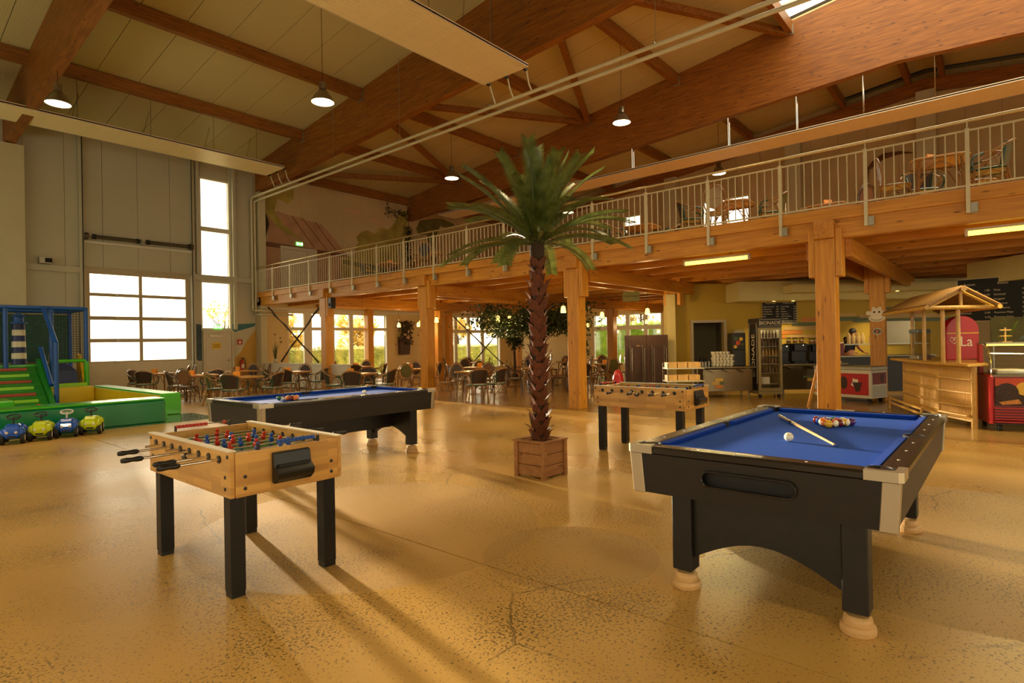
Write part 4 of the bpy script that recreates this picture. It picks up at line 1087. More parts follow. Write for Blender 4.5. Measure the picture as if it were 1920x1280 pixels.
def arm_chair(panel, frame='rattan', accent='rattan_green', seat='seat_pale'):
    t = thing('tub_armchair','rattan tub armchair','chair')
    se = [(.235*math.copysign(abs(math.cos(a))**.6,math.cos(a)), .22*math.copysign(abs(math.sin(a))**.6,math.sin(a))) for a in [2*PI*i/20 for i in range(20)]]
    MB().prism(se,'z',.425,.455).build('seat',seat,t,bevel=.008)
    MB().tube([(x*1.04,y*1.04,.43) for x, y in se],.017,6,True).build('seat_frame',accent,t,True)
    for sx in (-1,1):
        MB().tube([(sx*.21,-.19,.44),(sx*.23,-.215,.2),(sx*.24,-.225,0)],.016,6).build('leg',frame,t,True)
        MB().tube([(sx*.19,.19,.46),(sx*.2,.23,.22),(sx*.22,.29,0)],.016,6).build('leg',frame,t,True)
        MB().tube([(sx*.235,-.2,.43),(sx*.275,-.23,.55),(sx*.28,-.19,.64),(sx*.285,-.08,.665)],.017,6).build('arm_post',accent,t,True)
        MB().tube([(sx*.225,-.14,.44),(sx*.265,-.13,.58),(sx*.27,-.04,.635),(sx*.262,.05,.58),(sx*.225,.1,.44)],.009,5).build('arm_loop',frame,t,True)
    pts = []
    for i in range(17):
        a = -PI*.08-(PI-2*PI*.08)*0 + PI*1.16*i/16-PI*.0
        x = .295*math.cos(a); y = .0+.31*math.sin(a); zz = .665+.19*max(0,math.sin(a))**1.2
        pts.append((x,y,zz))
    MB().tube(pts,.018,7).build('top_rail',frame,t,True)
    # curved woven back
    mb = MB(); K = 11; R = 5; vs = []
    for off in (0,.012):
        for r in range(R):
            f = r/(R-1); z = .47+f*.36
            for k in range(K):
                a = math.radians(38+104*k/(K-1)); w = .80+.20*f
                vs.append(((.285-off)*w*math.cos(a),(.225+.085*f-off)*math.sin(a)*.98+.0, z-(.055*f*(1-math.sin(a))*2)))
    fs = []
    for o_ in (0,R*K):
        fs += [(o_+r*K+k,o_+r*K+k+1,o_+(r+1)*K+k+1,o_+(r+1)*K+k) for r in range(R-1) for k in range(K-1)]
    bord = [k for k in range(K)]+[r*K+K-1 for r in range(1,R)]+[(R-1)*K+k for k in range(K-2,-1,-1)]+[r*K for r in range(R-2,0,-1)]
    fs += [(bord[i],bord[(i+1)%len(bord)],bord[(i+1)%len(bord)]+R*K,bord[i]+R*K) for i in range(len(bord))]
    mb.add(vs,fs).build('backrest',panel,t,True)
    MB().tube([vs[i] for i in bord],.009,5,True).build('back_edging',frame,t,True)
    for k in (0,K-1):
        p0, p1 = vs[k], vs[(R-1)*K+k]
        MB().tube([(p0[0],p0[1],.43),p0,p1,(p1[0]*1.04,p1[1]*1.02,p1[2]+.02)],.016,6).build('back_post',accent,t,True)
    MB().tube([(.21*math.cos(a),.03+.21*math.sin(a),.19) for a in [2*PI*i/14 for i in range(14)]],.010,5,True).build('stretcher',frame,t,True)
    for sx in (-1,1): MB().tube([(sx*.225,-.2,.18),(sx*.2,-.1,.36),(sx*.2,0,.42),(sx*.2,.12,.36),(sx*.205,.24,.18)],.009,5).build('side_brace',frame,t,True)
    MB().tube([(-.2,.24,.18),(-.1,.215,.36),(0,.21,.42),(.1,.215,.36),(.2,.24,.18)],.009,5).build('rear_brace',frame,t,True)
    return t
KIND = {'ob':('side', 'weave_brown','rattan','seat_brown','brown round-backed rattan chair'),
        'og':('side', 'weave_green','rattan','seat_brown','olive round-backed rattan chair'),
        'ot':('side', 'weave_tan','rattan_dark','seat_brown','reddish round-backed rattan chair'),
        'op':('side', 'weave_pale','rattan','seat_pale','pale chequered round-backed chair'),
        'ab':('arm', 'weave_brown','rattan','rattan_green','green-framed brown rattan armchair'),
        'ag':('arm', 'weave_green','rattan','rattan_green','olive chequered rattan armchair'),
        'ad':('arm', 'weave_brown','rattan_dark','rattan_dark','dark brown rattan armchair')}
PROTO = {}
def put_chair(kind, loc, rz, lab, grp):
    k = KIND[kind]
    if kind not in PROTO:
        t = side_chair(k[1],k[2],k[3]) if k[0] == 'side' else arm_chair(k[1],k[2],k[3])
        PROTO[kind] = t; t.location = loc; t.rotation_euler = (0,0,rz); t['label'] = lab; t['group'] = grp
        return t
    return copy_tree(PROTO[kind], loc, rz, lab, grp)
TBL = None; CARD = None
def put_table(loc, rz, lab, grp, top='table_top'):
    global TBL
    if TBL is None:
        t = thing('cafe_table', lab, 'table', loc, rz, grp)
        ro = [(.4*math.copysign(abs(math.cos(a))**.35,math.cos(a)), .4*math.copysign(abs(math.sin(a))**.35,math.sin(a))) for a in [2*PI*(i+.5)/24 for i in range(24)]]
        MB().prism(ro,'z',.722,.75).build('table_top',top,t,bevel=.006)
        MB().tube([(x*.97,y*.97,.712) for x, y in ro],.014,6,True).build('apron_ring','rattan',t,True)
        for sx in (-1,1):
            for sy in (-1,1):
                MB().tube([(sx*.27,sy*.27,.71),(sx*.29,sy*.29,.3),(sx*.31,sy*.31,0)],.021,7).build('leg','rattan',t,True)
            MB().tube([(sx*.29,-.29,.35),(sx*.24,-.15,.6),(sx*.24,0,.69),(sx*.24,.15,.6),(sx*.29,.29,.35)],.010,5).build('brace','rattan',t,True)
            MB().tube([(-.29,sx*.29,.35),(-.15,sx*.24,.6),(0,sx*.24,.69),(.15,sx*.24,.6),(.29,sx*.29,.35)],.010,5).build('brace','rattan',t,True)
        TBL = t; return t
    return copy_tree(TBL, loc, rz, lab, grp)
def put_card(loc, rz, lab):
    global CARD
    if CARD is None:
        t = thing('menu_card', lab, 'menu card', loc, rz, 'orange menu cards')
        MB().hexa([(-.085,-.05,0),(.085,-.05,0),(.085,-.046,0),(-.085,-.046,0)],[(-.085,-.003,.13),(.085,-.003,.13),(.085,.001,.13),(-.085,.001,.13)]).build('front_leaf','card_orange',t)
        MB().hexa([(-.085,.046,0),(.085,.046,0),(.085,.05,0),(-.085,.05,0)],[(-.085,-.001,.13),(.085,-.001,.13),(.085,.003,.13),(-.085,.003,.13)]).build('rear_leaf','card_orange',t)
        CARD = t; return t
    return copy_tree(CARD, loc, rz, lab)
SIDE = {'L':'left of','R':'right of','N':'before','F':'behind','NL':'near left of','NR':'near right of','FL':'far left of','FR':'far right of'}
def offs(k, d):     # directions as seen in the picture: near = toward the viewer
    n = Vector((-CY,-SY)); r = Vector((SY,-CY))
    v = {'N':n,'F':-n,'L':-r,'R':r,'NL':n-r,'NR':n+r,'FL':-n-r,'FR':-n+r}[k]
    return v.normalized()*d
def table_set(x, y, rz, phrase, chairs, card=None, z=0, grp='cafe'):
    put_table((x,y,z), rz, 'bamboo-legged square cafe table, '+phrase, grp+' tables')
    for c in chairs:
        k, kind, d = c[0], c[1], c[2]; jit = c[3] if len(c) > 3 else 0
        v = offs(k, d)
        if len(c) > 4: v = Vector(c[4])
        p = (x+v.x, y+v.y)
        rz_ = math.atan2(-v.x, v.y)+jit
        put_chair(kind, (p[0],p[1],z), rz_, '%s %s the table %s' % (KIND[kind][4], SIDE[k], phrase), grp+' chairs')
    if card: put_card((x+card[0],y+card[1],z+.7505), YAW-PI/2+random.uniform(-.3,.3), 'orange folded menu card on the table '+phrase)
table_set(6.72,20.55,.1,'nearest the roll-up door',[('L','ab',.66,-.3),('R','ob',.66,.3),('FR','ot',.78),('N','ab',.66,.2)],(-.1,.1))
table_set(6.9,17.75,.0,'behind the green end of the ball pool',[('N','ot',.66,-.05),('F','ab',.68),('R','op',.66,.2),('L','ad',.70,.4)],(-.2,.15))
table_set(7.05,15.35,.1,'behind the left pool table rack',[('N','ab',.62,-.05),('L','ag',.74,.25),('FR','og',.72),('R','ab',.72,-.2)],(-.15,.12))
table_set(8.75,19.3,.2,'by the fire extinguisher',[('F','ob',.66),('R','ot',.68,.2)],(-.1,0))
table_set(9.25,16.75,.0,'in front of the low white partition',[('N','ab',.66,.0),('L','ab',.70,.1),('F','ob',.66),('R','ab',.74,-.1)],(-.2,.05))
table_set(9.4,13.55,.05,'behind the left pool table cue ball',[('N','ab',.68,.05),('L','ab',.72,.2),('F','ad',.66),('R','ab',.70,-.25)],(-.2,.15))
table_set(12.6,18.15,.0,'at the cafe windows on the left',[('L','ob',.66),('F','ob',.68),('R','ab',.70,.2),('N','ab',.66,.1)],(-.1,.1))
table_set(11.85,14.35,.1,'in front of the wall basket',[('N','og',.70,.1),('F','ob',.68),('L','ob',.68,.2),('R','ob',.68,-.2)],(.1,.15))
table_set(11.45,11.25,.0,'nearest the viewer, left of palm',[('L','og',.70,.1),('N','ab',.7,.2,(-.55,-.72)),('R','ab',.7,.1,(.02,-.86)),('F','ot',.68,0,(.72,.2)),('FL','ob',.76,0,(.3,.78))])
table_set(13.55,13.05,.2,'behind the nearest cafe table',[('F','ob',.66),('R','ot',.68),('L','ab',.70)],(.1,0))
table_set(13.75,10.75,.1,'under the leafy indoor tree',[('N','ad',.68,.1),('L','ad',.70,-.1),('F','ob',.66),('R','ot',.66)],(-.1,.1))
table_set(15.25,10.25,.0,'between the palm trunk and the post',[('N','ad',.68,.1),('F','ot',.66),('L','ob',.66),('R','ob',.66)],(-.1,.1))
table_set(17.2,10.35,.1,'in front of the green window',[('F','ob',.68),('R','og',.68,.3),('L','ab',.68),('N','og',.66)],(-.1,.1))
table_set(16.6,16.6,.0,'midway to the crossed branches window',[('F','ob',.66),('R','ob',.66),('L','ot',.66),('N','ob',.68)],(0,.1))
table_set(20.0,16.0,.1,'at the window with crossed branches',[('F','ob',.66),('R','ot',.66),('L','ob',.66),('N','ab',.68)],(0,0))
table_set(18.6,13.0,.0,'deep in the cafe behind the leafy tree',[('N','ot',.66),('R','ob',.66),('L','ob',.66),('F','ob',.66)],(0,.1))
table_set(21.3,13.3,.0,'close to the green shrub window',[('N','ob',.66),('R','op',.68),('L','ob',.66)],(0,0))
table_set(20.6,10.6,.0,'deepest behind the right post',[('N','op',.68),('R','og',.68),('L','ob',.68)],(0,0))
table_set(23.4,18.6,.0,'in the far corner of the cafe',[('N','ob',.68),('R','ob',.68),('L','ot',.68)])
GZ = 3.60
table_set(12.35,4.35,.1,'before the upper gallery window',[('L','ab',.7,-.1,(-.45,.72)),('N','op',.66,.2,(-.75,.05)),('R','ag',.74,.2,(.1,-.75))],(.1,.1),GZ,'gallery')
table_set(11.75,.80,.15,'at the right end of the gallery',[('L','op',.7,.3,(.02,.60)),('F','ab',.7,0,(.72,.30)),('NR','ag',.7,.2,(-.08,-.64)),('R','op',.7,-.3,(.72,-.5))],(.0,.1),GZ,'gallery')
table_set(14.1,2.9,.0,'set back on the gallery above the post',[('L','op',.72,.1,(-.1,.74)),('N','ot',.70,0,(-.45,-.62)),('F','og',.70)],(-.1,0),GZ,'gallery')
table_set(13.2,6.9,.1,'on the gallery right of the palm',[('L','ag',.70),('R','ab',.70),('F','ob',.66)],None,GZ,'gallery')
table_set(12.1,13.7,.0,'on the gallery left of the palm',[('N','ob',.66),('R','ob',.70),('F','ob',.66),('L','og',.66)],(-.1,.1),GZ,'gallery')
table_set(12.6,16.4,.1,'before the painted gallery bushes',[('L','ab',.70),('R','ab',.70),('F','ad',.66)],(.1,0),GZ,'gallery')
table_set(12.3,10.8,.0,'on the gallery behind the palm',[('L','ob',.70),('R','ob',.70)],None,GZ,'gallery')

# ================================================================ LAMPS
def high_bay(loc, ztop, lab, power=310):
    t = thing('high_bay_lamp', lab, 'ceiling lamp', loc, 0, 'bell-shaped hall lamps')
    MB().lathe([(.07,.46),(.085,.44),(.085,.29),(.065,.28)],16).build('ballast_housing','lamp_metal',t,True)
    MB().lathe([(.065,.285),(.12,.24),(.195,.13),(.245,.03),(.26,0),(.25,0),(.235,.033),(.185,.13),(.11,.225),(.065,.265)],24).build('reflector','lamp_metal',t,True)
    MB().lathe([(.0,.004),(.242,.008),(.238,.024),(.0,.03)],24).build('lamp_glass','lamp_glow',t)
    MB().cyl((0,0,.46),(0,0,ztop-loc[2]),.006,n=6).build('cable','black_metal',t)
    ld = bpy.data.lights.new('lamp_light','SPOT'); ld.energy = power; ld.color = (1,.78,.40); ld.shadow_soft_size = .22; ld.spot_size = math.radians(128); ld.spot_blend = .7
    lo = bpy.data.objects.new('lamp_light', ld); COL.objects.link(lo); lo.parent = t; lo.location = (0,0,-.03)
for (x,y,z,lab) in ((3.40,16.5,7.18,'bell lamp hanging under the beam at the upper left'),(7.28,11.75,7.05,'bell lamp hanging left of the large heater panel'),(14.65,8.25,7.72,'bell lamp hanging right of the white pipes end'),(14.65,15.25,7.52,'bell lamp hanging above the palm crown at left'),(22.0,8.25,7.82,'bell lamp hanging just above the gallery handrail'),(22.0,15.25,7.45,'bell lamp seen between the palm fronds'),(7.28,4.72,7.4,'added bell lamp hanging over the near hall, out of view'),(-.4,11.75,7.05,'added bell lamp hanging left of the viewer, out of view'),(-.4,4.72,7.3,'added bell lamp hanging above the viewer, out of view'),(-.4,-3.0,7.3,'added bell lamp hanging behind the viewer, out of view'),(14.65,-1.5,7.6,'added bell lamp hanging over the right gallery, out of view')):  # the out-of-view bell lamps are assumed, added to light the hall
    high_bay((x,y,z), zb(y) if abs(x-3.4) < .1 else zr(y)-(.37 if y > 4 else .002), lab)
PEND = None
def pendant(x, y, lab, z=2.22):
    global PEND
    if PEND is None:
        t = thing('pendant_lamp', lab, 'pendant lamp', (x,y,z), 0, 'amber glass pendants under the gallery')
        MB().lathe([(.062,0),(.066,.005),(.06,.08),(.045,.15),(.02,.165)],16).build('glass_shade','pendant_glow',t,True)
        MB().lathe([(.024,.16),(.024,.2),(.01,.215)],10).build('lamp_cap','galv',t,True)
        PEND = t
    else:
        t = PEND.copy(); COL.objects.link(t); t.location = (x,y,z); t['label'] = lab
        for ch in list(PEND.children):
            if ch.name.startswith(('glass_shade','lamp_cap')): k = ch.copy(); COL.objects.link(k); k.parent = t
    jx = min(abs(x-(12.16+1.265*i)) for i in range(11)); gy = min(abs(abs(y-q)-.30) for q in PYS)
    MB().cyl((0,0,.21),(0,0,(3.16 if jx < .07 else 2.84 if gy < .045 else 3.47)-z),.004,n=5).build('cord','black_metal',t)
    ld = bpy.data.lights.new('pendant_light','POINT'); ld.energy = 26; ld.color = (1,.68,.28); ld.shadow_soft_size = .06
    lo = bpy.data.objects.new('pendant_light', ld); COL.objects.link(lo); lo.parent = t; lo.location = (0,0,-.08)
for x, y, lab in ((14.75,18.55,'amber pendant lamp in front of the wall basket'),(15.0,17.65,'amber pendant lamp just left of the front post'),(13.95,16.3,'amber pendant lamp overlapping the post left of the palm'),(12.75,14.1,'amber pendant lamp at the right edge of the post'),
        (13.85,12.4,'leftmost of three amber pendants before the leafy tree'),(14.25,12.25,'middle of three amber pendants before the leafy tree'),(14.7,12.1,'rightmost of three amber pendants before the leafy tree'),(11.55,8.2,'large-looking amber pendant between palm trunk and post'),
        (19.3,19.2,'amber pendant before the crossed branches window'),(14.95,9.2,'amber pendant beside the post of the second row'),(14.45,7.45,'amber pendant near the dish return sign'),(22.9,12.5,'small amber pendant low in the green window'),(22.2,11.5,'small amber pendant above the brown partition'),(23.4,15.2,'small amber pendant at the left of the green window'),(12.0,17.1,'amber pendant before the left cafe windows')):
    pendant(x, y, lab)
def tube_light(y0, y1, lab):
    t = thing('strip_light', lab, 'strip light', (11.55,(y0+y1)/2,3.06), 0, 'strip lights under the gallery')
    h = (y1-y0)/2
    MB().box(-.05,.05,-h,h,.06,.10).build('housing','white_paint',t)
    MB().cyl((0,-h+.02,.025),(0,h-.02,.025),.036,n=12).build('diffuser','tube_glow',t,True)
    for s in (-1,1): MB().box(-.045,.045,s*h-.02,s*h+.02,-.015,.10).build('end_cap','white_paint',t)
    ld = bpy.data.lights.new('strip_area','AREA'); ld.shape = 'RECTANGLE'; ld.size = .12; ld.size_y = h*2; ld.energy = 60; ld.color = (1,.8,.36)
    lo = bpy.data.objects.new('strip_area', ld); COL.objects.link(lo); lo.parent = t; lo.location = (0,0,-.03)
tube_light(3.77,5.08,'glowing strip light under the gallery edge, left of the front post')
tube_light(-.85,.45,'glowing strip light under the gallery edge at the right border')

# ================================================================ PLAY AREA
bp = thing('ball_pool_front_wall','dark green padded front wall of the ball pool','soft play wall',(0,0,0))
MB().box(-1.5,4.44,13.22,13.86,.0,.46).build('pad','pad_green_dark',bp,bevel=.03)
MB().box(-1.5,4.44,13.22,13.86,.461,.5).build('top_cover','pad_green',bp,bevel=.015)
bp2 = thing('ball_pool_side_wall','long padded side wall of the ball pool with lime green end','soft play wall',(0,0,0))
MB().box(4.78,5.20,14.5,19.98,.0,.5).build('pad','pad_green',bp2,bevel=.03)
MB().box(4.755,4.778,14.54,19.9,.02,.46).build('inner_cover','pad_yellow',bp2)
bp3 = thing('ball_pool_rear_wall','yellow padded rear wall of the ball pool','soft play wall',(0,0,0))
MB().box(3.72,4.75,19.5,19.95,.0,.5).build('pad','pad_yellow',bp3,bevel=.02)
tag(MB().box(-1.5,5.4,13.0,13.215,0,.012).box(4.46,5.4,13.2,14.45,0,.012).build('floor_mat','mat_green'), 'shiny green floor mat at the ball pool entrance','mat')
tag(MB().box(.6,4.7,13.9,19.4,0,.1).build('pool_floor','pad_green'), 'lime padded floor inside the ball pool','mat')
for i, (x,y,c,cn) in enumerate(((3.4,17.0,'foos_white','pale'),(3.62,16.5,'car_blue','blue'),(4.1,16.8,'ice_yellow','yellow'),(3.2,17.8,'foos_red','red'),(2.9,17.2,'car_lime','lime green'))):
    tag(MB().sphere((0,0,0),.09 if i < 3 else .07,16,10).build('play_ball',c,None,True,(x,y,(.19 if i < 3 else .17))), cn+' play ball lying inside the padded ball pool','ball','balls in the ball pool')
# climbing frame with stairs, nets and lighthouse
pf = thing('climbing_tower','blue indoor climbing frame with nets and green padded stairs','climbing frame',(0,0,0))
def pad(p, q, r=.055, m='pad_blue', nm_='padded_post'): MB().cyl(p,q,r,n=12).build(nm_,m,pf,True)
PX0, PX1, PF, PBk = 1.2, 4.72, 20.15, 21.9
for (x,y) in ((PX0,PF),(2.95,PF),(3.92,PF),(PX1,PF),(PX0,PBk),(2.95,PBk),(PX1,PBk)): pad((x,y,0),(x,y,2.72))
for y in (PF,PBk): pad((PX0-.2,y,2.7),(PX1,y,2.7),nm_='padded_beam')
for x in (PX0,PX1): pad((x,PF,2.7),(x,PBk,2.7),nm_='padded_beam')
pad((3.98,PF,1.22),(PX1,PF,1.22),.05,'pad_green','padded_beam'); pad((PX1,PF,0),(PX1,PF,1.2),.062,'pad_green')
MB().box(PX0,3.8,PF+.06,PBk-.06,1.05,1.15).build('platform','pad_green',pf)
MB().box(PX0,2.9,PBk-.055,PBk-.03,1.2,2.6).build('back_panel','pad_navy',pf); MB().box(3.0,PX1-.06,PBk-.055,PBk-.03,1.2,2.6).build('back_panel','panel_sea',pf)
def net(x0, x1, z0, z1, y, st=.06):
    mb = MB(); r = .004
    x = x0
    while x <= x1: mb.box(x-r,x+r,y-r,y+r,z0,z1); x += st
    z = z0
    while z <= z1: mb.box(x0,x1,y-r,y+r,z-r,z+r); z += st
    tag(mb.build('net','net_dark',pf), kind='stuff')
net(PX0,2.9,1.2,2.66,PF,.07); net(4.0,PX1-.06,1.28,2.66,PF,.07)
lh = thing('lighthouse_column','blue and white striped lighthouse column on the climbing frame platform','play column',(3.32,20.75,1.152))
for k in range(7):
    MB().lathe([(.17-.004*k,.16*k),(.17-.004*(k+1),.16*(k+1)-.002)],18).build('band','foos_white' if k%2 else 'pad_navy',lh,True)
MB().lathe([(.19,1.13),(.19,1.16),(.12,1.18),(.12,1.32),(.17,1.33),(0,1.46)],18).build('lantern','pad_blue',lh,True)
# stairs in front
NS = 7
for k in range(NS):
    y = 18.35+.26*k; z = .155*(k+1)
    MB().hexa([(2.0,y,0),(3.55,y,0),(3.55,y+.259,0),(2.0,y+.259,0)],[(2.0,y,z-.13),(3.55,y,z-.13),(3.55,y+.259,z+.02),(2.0,y+.259,z+.02)]).build('stair_block','pad_green_mid',pf)
    MB().box(2.0,3.36,y+.06,y+.17,z-.09,z-.015).build('tread_bar','pad_red' if k%2 == 0 else 'pad_lime',pf,bevel=.006)
MB().prism([(18.2,0),(20.1,0),(20.1,1.3),(19.95,1.3)],'x',3.56,3.66).build('stair_side','pad_green_mid',pf)
pad((3.74,20.05,2.68),(3.74,18.75,1.72),.055,nm_='handrail_pad'); pad((3.74,18.75,1.74),(3.74,18.75,.0),.055); pad((3.66,20.05,1.6),(3.66,18.85,.62),.05,nm_='handrail_pad')
tag(MB().box(1.2,2.42,15.6,16.6,.101,.5).build('soft_block','pad_green',bevel=.03),'lime green soft block at the left border before the stairs','soft block')
sl_ = thing('toddler_slide','small blue slide with yellow wavy sides next to the stairs','slide',(0,.98,0))
MB().hexa([(3.85,19.3,.0),(4.6,19.3,.0),(4.6,20.0,0),(3.85,20.0,0)],[(3.9,19.35,.95),(4.52,19.35,.95),(4.4,19.95,1.15),(3.95,19.95,1.15)]).build('slide_body','pad_navy',sl_)
def wavy(x):
    pts = [(19.2,.35)]
    for k in range(13):
        s = k/12; pts.append((19.2+.7*s,.55+.85*math.sin(s*1.6)+.045*abs(math.sin(s*18))))
    pts.append((19.9,1.15)); pts.append((19.9,.35))
    return MB().prism(pts,'x',x-.035,x+.035)
wavy(4.02).build('wavy_side','pad_yellow',sl_); wavy(4.68).build('wavy_side','pad_yellow',sl_)
tag(MB().box(3.80,4.70,19.97,20.08,0,.60).build('soft_step','pad_lime',bevel=.02),'lime step pad in front of the blue slide','soft block')
# ride-on cars
def ride_car(x, y, rz, body, wheel, lab):
    t = thing('ride_on_car', lab, 'toy car', (x,y,0), rz, 'ride-on cars by the ball pool'); t.scale = (1.04,1.04,1.04)
    prof = [(-.29,.10),(-.30,.16),(-.27,.21),(-.16,.245),(-.08,.25),(-.02,.19),(.08,.175),(.16,.2),(.24,.235),(.29,.2),(.30,.12),(.26,.09),(-.24,.085)]
    prof = [(y_,.08+(z_-.08)*1.4) for y_, z_ in prof]
    MB().prism(prof,'x',-.095,.095).build('body',body,t,bevel=.026)
    for sy in (-1,1):
        for sx in (-1,1): MB().sphere((sx*.10,sy*.19,.18),.09,12,8,(.7,1,.9)).build('fender',body,t,True)
    for sx in (-1,1):
        for yy in (-.19,.19):
            MB().cyl((sx*.10,yy,.095),(sx*.15,yy,.095),.095,n=18).build('tyre','rubber',t,True)
            MB().cyl((sx*.149,yy,.095),(sx*.155,yy,.095),.05,n=14).build('hub_cap','white_plastic',t)
    MB().tube([(0,-.10,.29),(0,-.055,.41)],.014,8).build('steering_column',wheel,t,True)
    ring = [(.085*math.cos(a),-.05+.085*math.sin(a)*.85,.415+.085*math.sin(a)*.35) for a in [2*PI*i/18 for i in range(18)]]
    MB().tube(ring,.011,7,True).build('steering_wheel',wheel,t,True)
    MB().box(-.08,.08,-.06,-.04,.405,.415).build('wheel_spoke',wheel,t)
    for sx in (-1,1): MB().sphere((sx*.055,-.292,.19),.022,10,6).build('headlight','white_plastic',t,True)
    MB().box(-.05,.05,-.303,-.296,.11,.135).build('grille','rubber',t)
ride_car(1.93,12.52,-.28,'car_blue','black_plastic','blue ride-on car at the left border with black steering wheel')
ride_car(2.30,12.58,-.3,'car_lime','black_plastic','lime yellow ride-on car between the two blue ones')
ride_car(2.67,12.66,-.28,'car_blue','white_plastic','blue ride-on car with white steering wheel')
ride_car(3.04,12.70,-.34,'car_lime','black_plastic','lime yellow ride-on car at the right end of the row')

# ================================================================ WALL FITTINGS
def exit_sign(loc, lab):
    t = thing('exit_sign', lab, 'exit sign', loc)
    MB().box(-.15,.15,-.05,-.004,-.075,.075).build('sign_box','sign_green',t,bevel=.006)
    MB().box(-.135,-.05,-.056,-.0505,-.055,.055).build('door_symbol','sign_white',t); MB().box(.05,.135,-.056,-.0505,-.055,.055).build('arrow_field','sign_white',t)
    MB().add([(-.02,-.056,-.05),(.02,-.056,-.05),(.03,-.056,0),(.0,-.056,.05),(-.03,-.056,0)],[(0,1,2,3,4)]).build('runner_symbol','sign_white',t)
exit_sign((9.30,YW,2.30),'lit green exit sign above the white exit door')
exit_sign((12.62,YW-.006,5.78),'lit exit sign above the gallery door')
t = thing('fire_sign','red square fire extinguisher sign with white flame','sign',(10.1,YW-.006,1.73))
MB().box(-.1,.1,-.006,0,-.1,.1).build('plate','red_paint',t); MB().prism([(-.03,-.06),(.03,-.06),(.045,0),(.02,.06),(0,.02),(-.035,.045)],'y',-.009,-.0065).build('flame','foos_white',t)
t = thing('door_notice','yellow notice on the white exit door','sign',(9.22,YW-.0505,1.60)); MB().box(-.16,.16,-.006,0,-.11,.11).build('sheet','yellow_sign',t); MB().box(-.12,.12,-.0075,-.0065,-.05,-.03).box(-.12,.12,-.0075,-.0065,.02,.035).build('print','ink',t)
t = thing('fire_extinguisher','red fire extinguisher on the wall near the exit door','fire extinguisher',(10.13,YW-.10,.62))
MB().lathe([(.06,0),(.075,.01),(.075,.34),(.06,.4),(.025,.43),(.025,.46)],16).build('cylinder','red_paint',t,True); MB().box(-.02,.06,-.02,.02,.46,.5).build('valve_head','black_metal',t)
MB().tube([(.05,0,.47),(.12,0,.44),(.13,0,.3),(.11,0,.12)],.012,6).build('hose','black_plastic',t,True); MB().box(-.05,.05,-.079,-.0755,.12,.26).build('label_sticker','foos_white',t); MB().box(-.03,.03,.07,.098,.2,.3).build('wall_bracket','black_metal',t)
t = thing('door_drive','small grey motor box on the wall rail left of the roll-up door','motor box',(4.2,YW-.12,4.165))
MB().box(-.16,.16,-.12,.09,0,.2).build('housing','galv',t,bevel=.01); MB().box(-.02,.15,-.128,-.1205,.04,.17).build('grille','dark_gap',t)
tag(MB().cyl((3.72,YW-.06,4.26),(-3,YW-.06,4.30),.025,n=8).build('wall_pipe','galv'),'thin grey pipe along the wall at the left border','pipe')
t = thing('loudspeaker','black loudspeaker on the gallery beam next to the post','loudspeaker',(10.78,17.06,2.76))
MB().box(-.09,.09,-.08,.08,0,.36).build('cabinet','black_plastic',t,bevel=.01); MB().cyl((-.094,0,.12),(-.09,0,.12),.055,n=16).build('cone','dark_gap',t); MB().box(-.03,.03,.08,.14,.14,.2).build('bracket','black_metal',t)
# low partition with plant, crossed rustic branches
lp = thing('low_partition','low white partition between the cafe and the hall','partition',(10.95,0,0))
MB().box(-.05,.05,16.35,22.0,.02,.86).build('panel','white_paint',lp,bevel=.006); MB().box(-.08,.08,16.3,22.02,.86,.9).build('cap_board','white_paint',lp)
MB().box(-.04,.04,16.4,21.95,0,.02).build('plinth','dark_gap',lp)
t = thing('potted_grass','grassy plant with thin flower stems in a vase on the partition','potted plant',(10.95,21.25,.9))
MB().lathe([(.045,0),(.06,.02),(.06,.16),(.05,.17)],14).build('vase','galv',t,True)
mb = MB()
for i in range(46):
    a = random.uniform(0,2*PI); r = random.uniform(.02,.16); h = random.uniform(.35,.75); s_ = Vector((-math.sin(a),math.cos(a),0))*.006
    b0 = Vector((.03*math.cos(a),.03*math.sin(a),.15)); b1 = b0+Vector((r*.4*math.cos(a),r*.4*math.sin(a),h*.6)); b2 = b0+Vector((r*math.cos(a),r*math.sin(a),h))
    mb.add([b0-s_,b0+s_,b1+s_,b2,b1-s_],[(0,1,2,4),(4,2,3)])
mb.build('grass_blades','frond',t)
for (dx,dy,h) in ((.05,-.3,.95),(-.05,-.55,.8),(.02,.05,1.1)):
    st = MB().tube([(0,0,.15),(dx*.5,dy*.4,h*.6),(dx,dy,h)],.004,5).build('flower_stem','frond_stem',t,True); MB().sphere((dx,dy,h),.03,8,6).build('flower_head','wreath',st,True)
def rustic(p, q, lab):
    t = thing('rustic_branch', lab, 'branch', p, 0, 'crossed rustic branches')
    d = Vector(q)-Vector(p); L_ = d.length; pts = []; rnd = random.Random(sum(map(ord,lab)))
    for i in range(15): pts.append(d*(i/14)+Vector((rnd.uniform(-.02,.02),rnd.uniform(-.02,.02),rnd.uniform(-.02,.02))))
    MB().tube(pts,[.030+rnd.uniform(-.008,.01) for _ in pts],7).build('stem','bark',t,True)
    mb = MB()
    for i in range(26):
        c = d*rnd.random(); a = Vector((rnd.uniform(-1,1),rnd.uniform(-1,1),rnd.uniform(-.3,1))).normalized()*rnd.uniform(.05,.11); mb.cyl(c,c+a,.009,.003,5)
    mb.build('twigs','bark_dark',t)
rustic((10.95,21.75,3.05),(10.95,18.25,.97),'rustic branch falling to the right in the left crossing'); rustic((10.93,17.75,3.1),(10.93,20.75,.97),'rustic branch falling to the left in the left crossing')
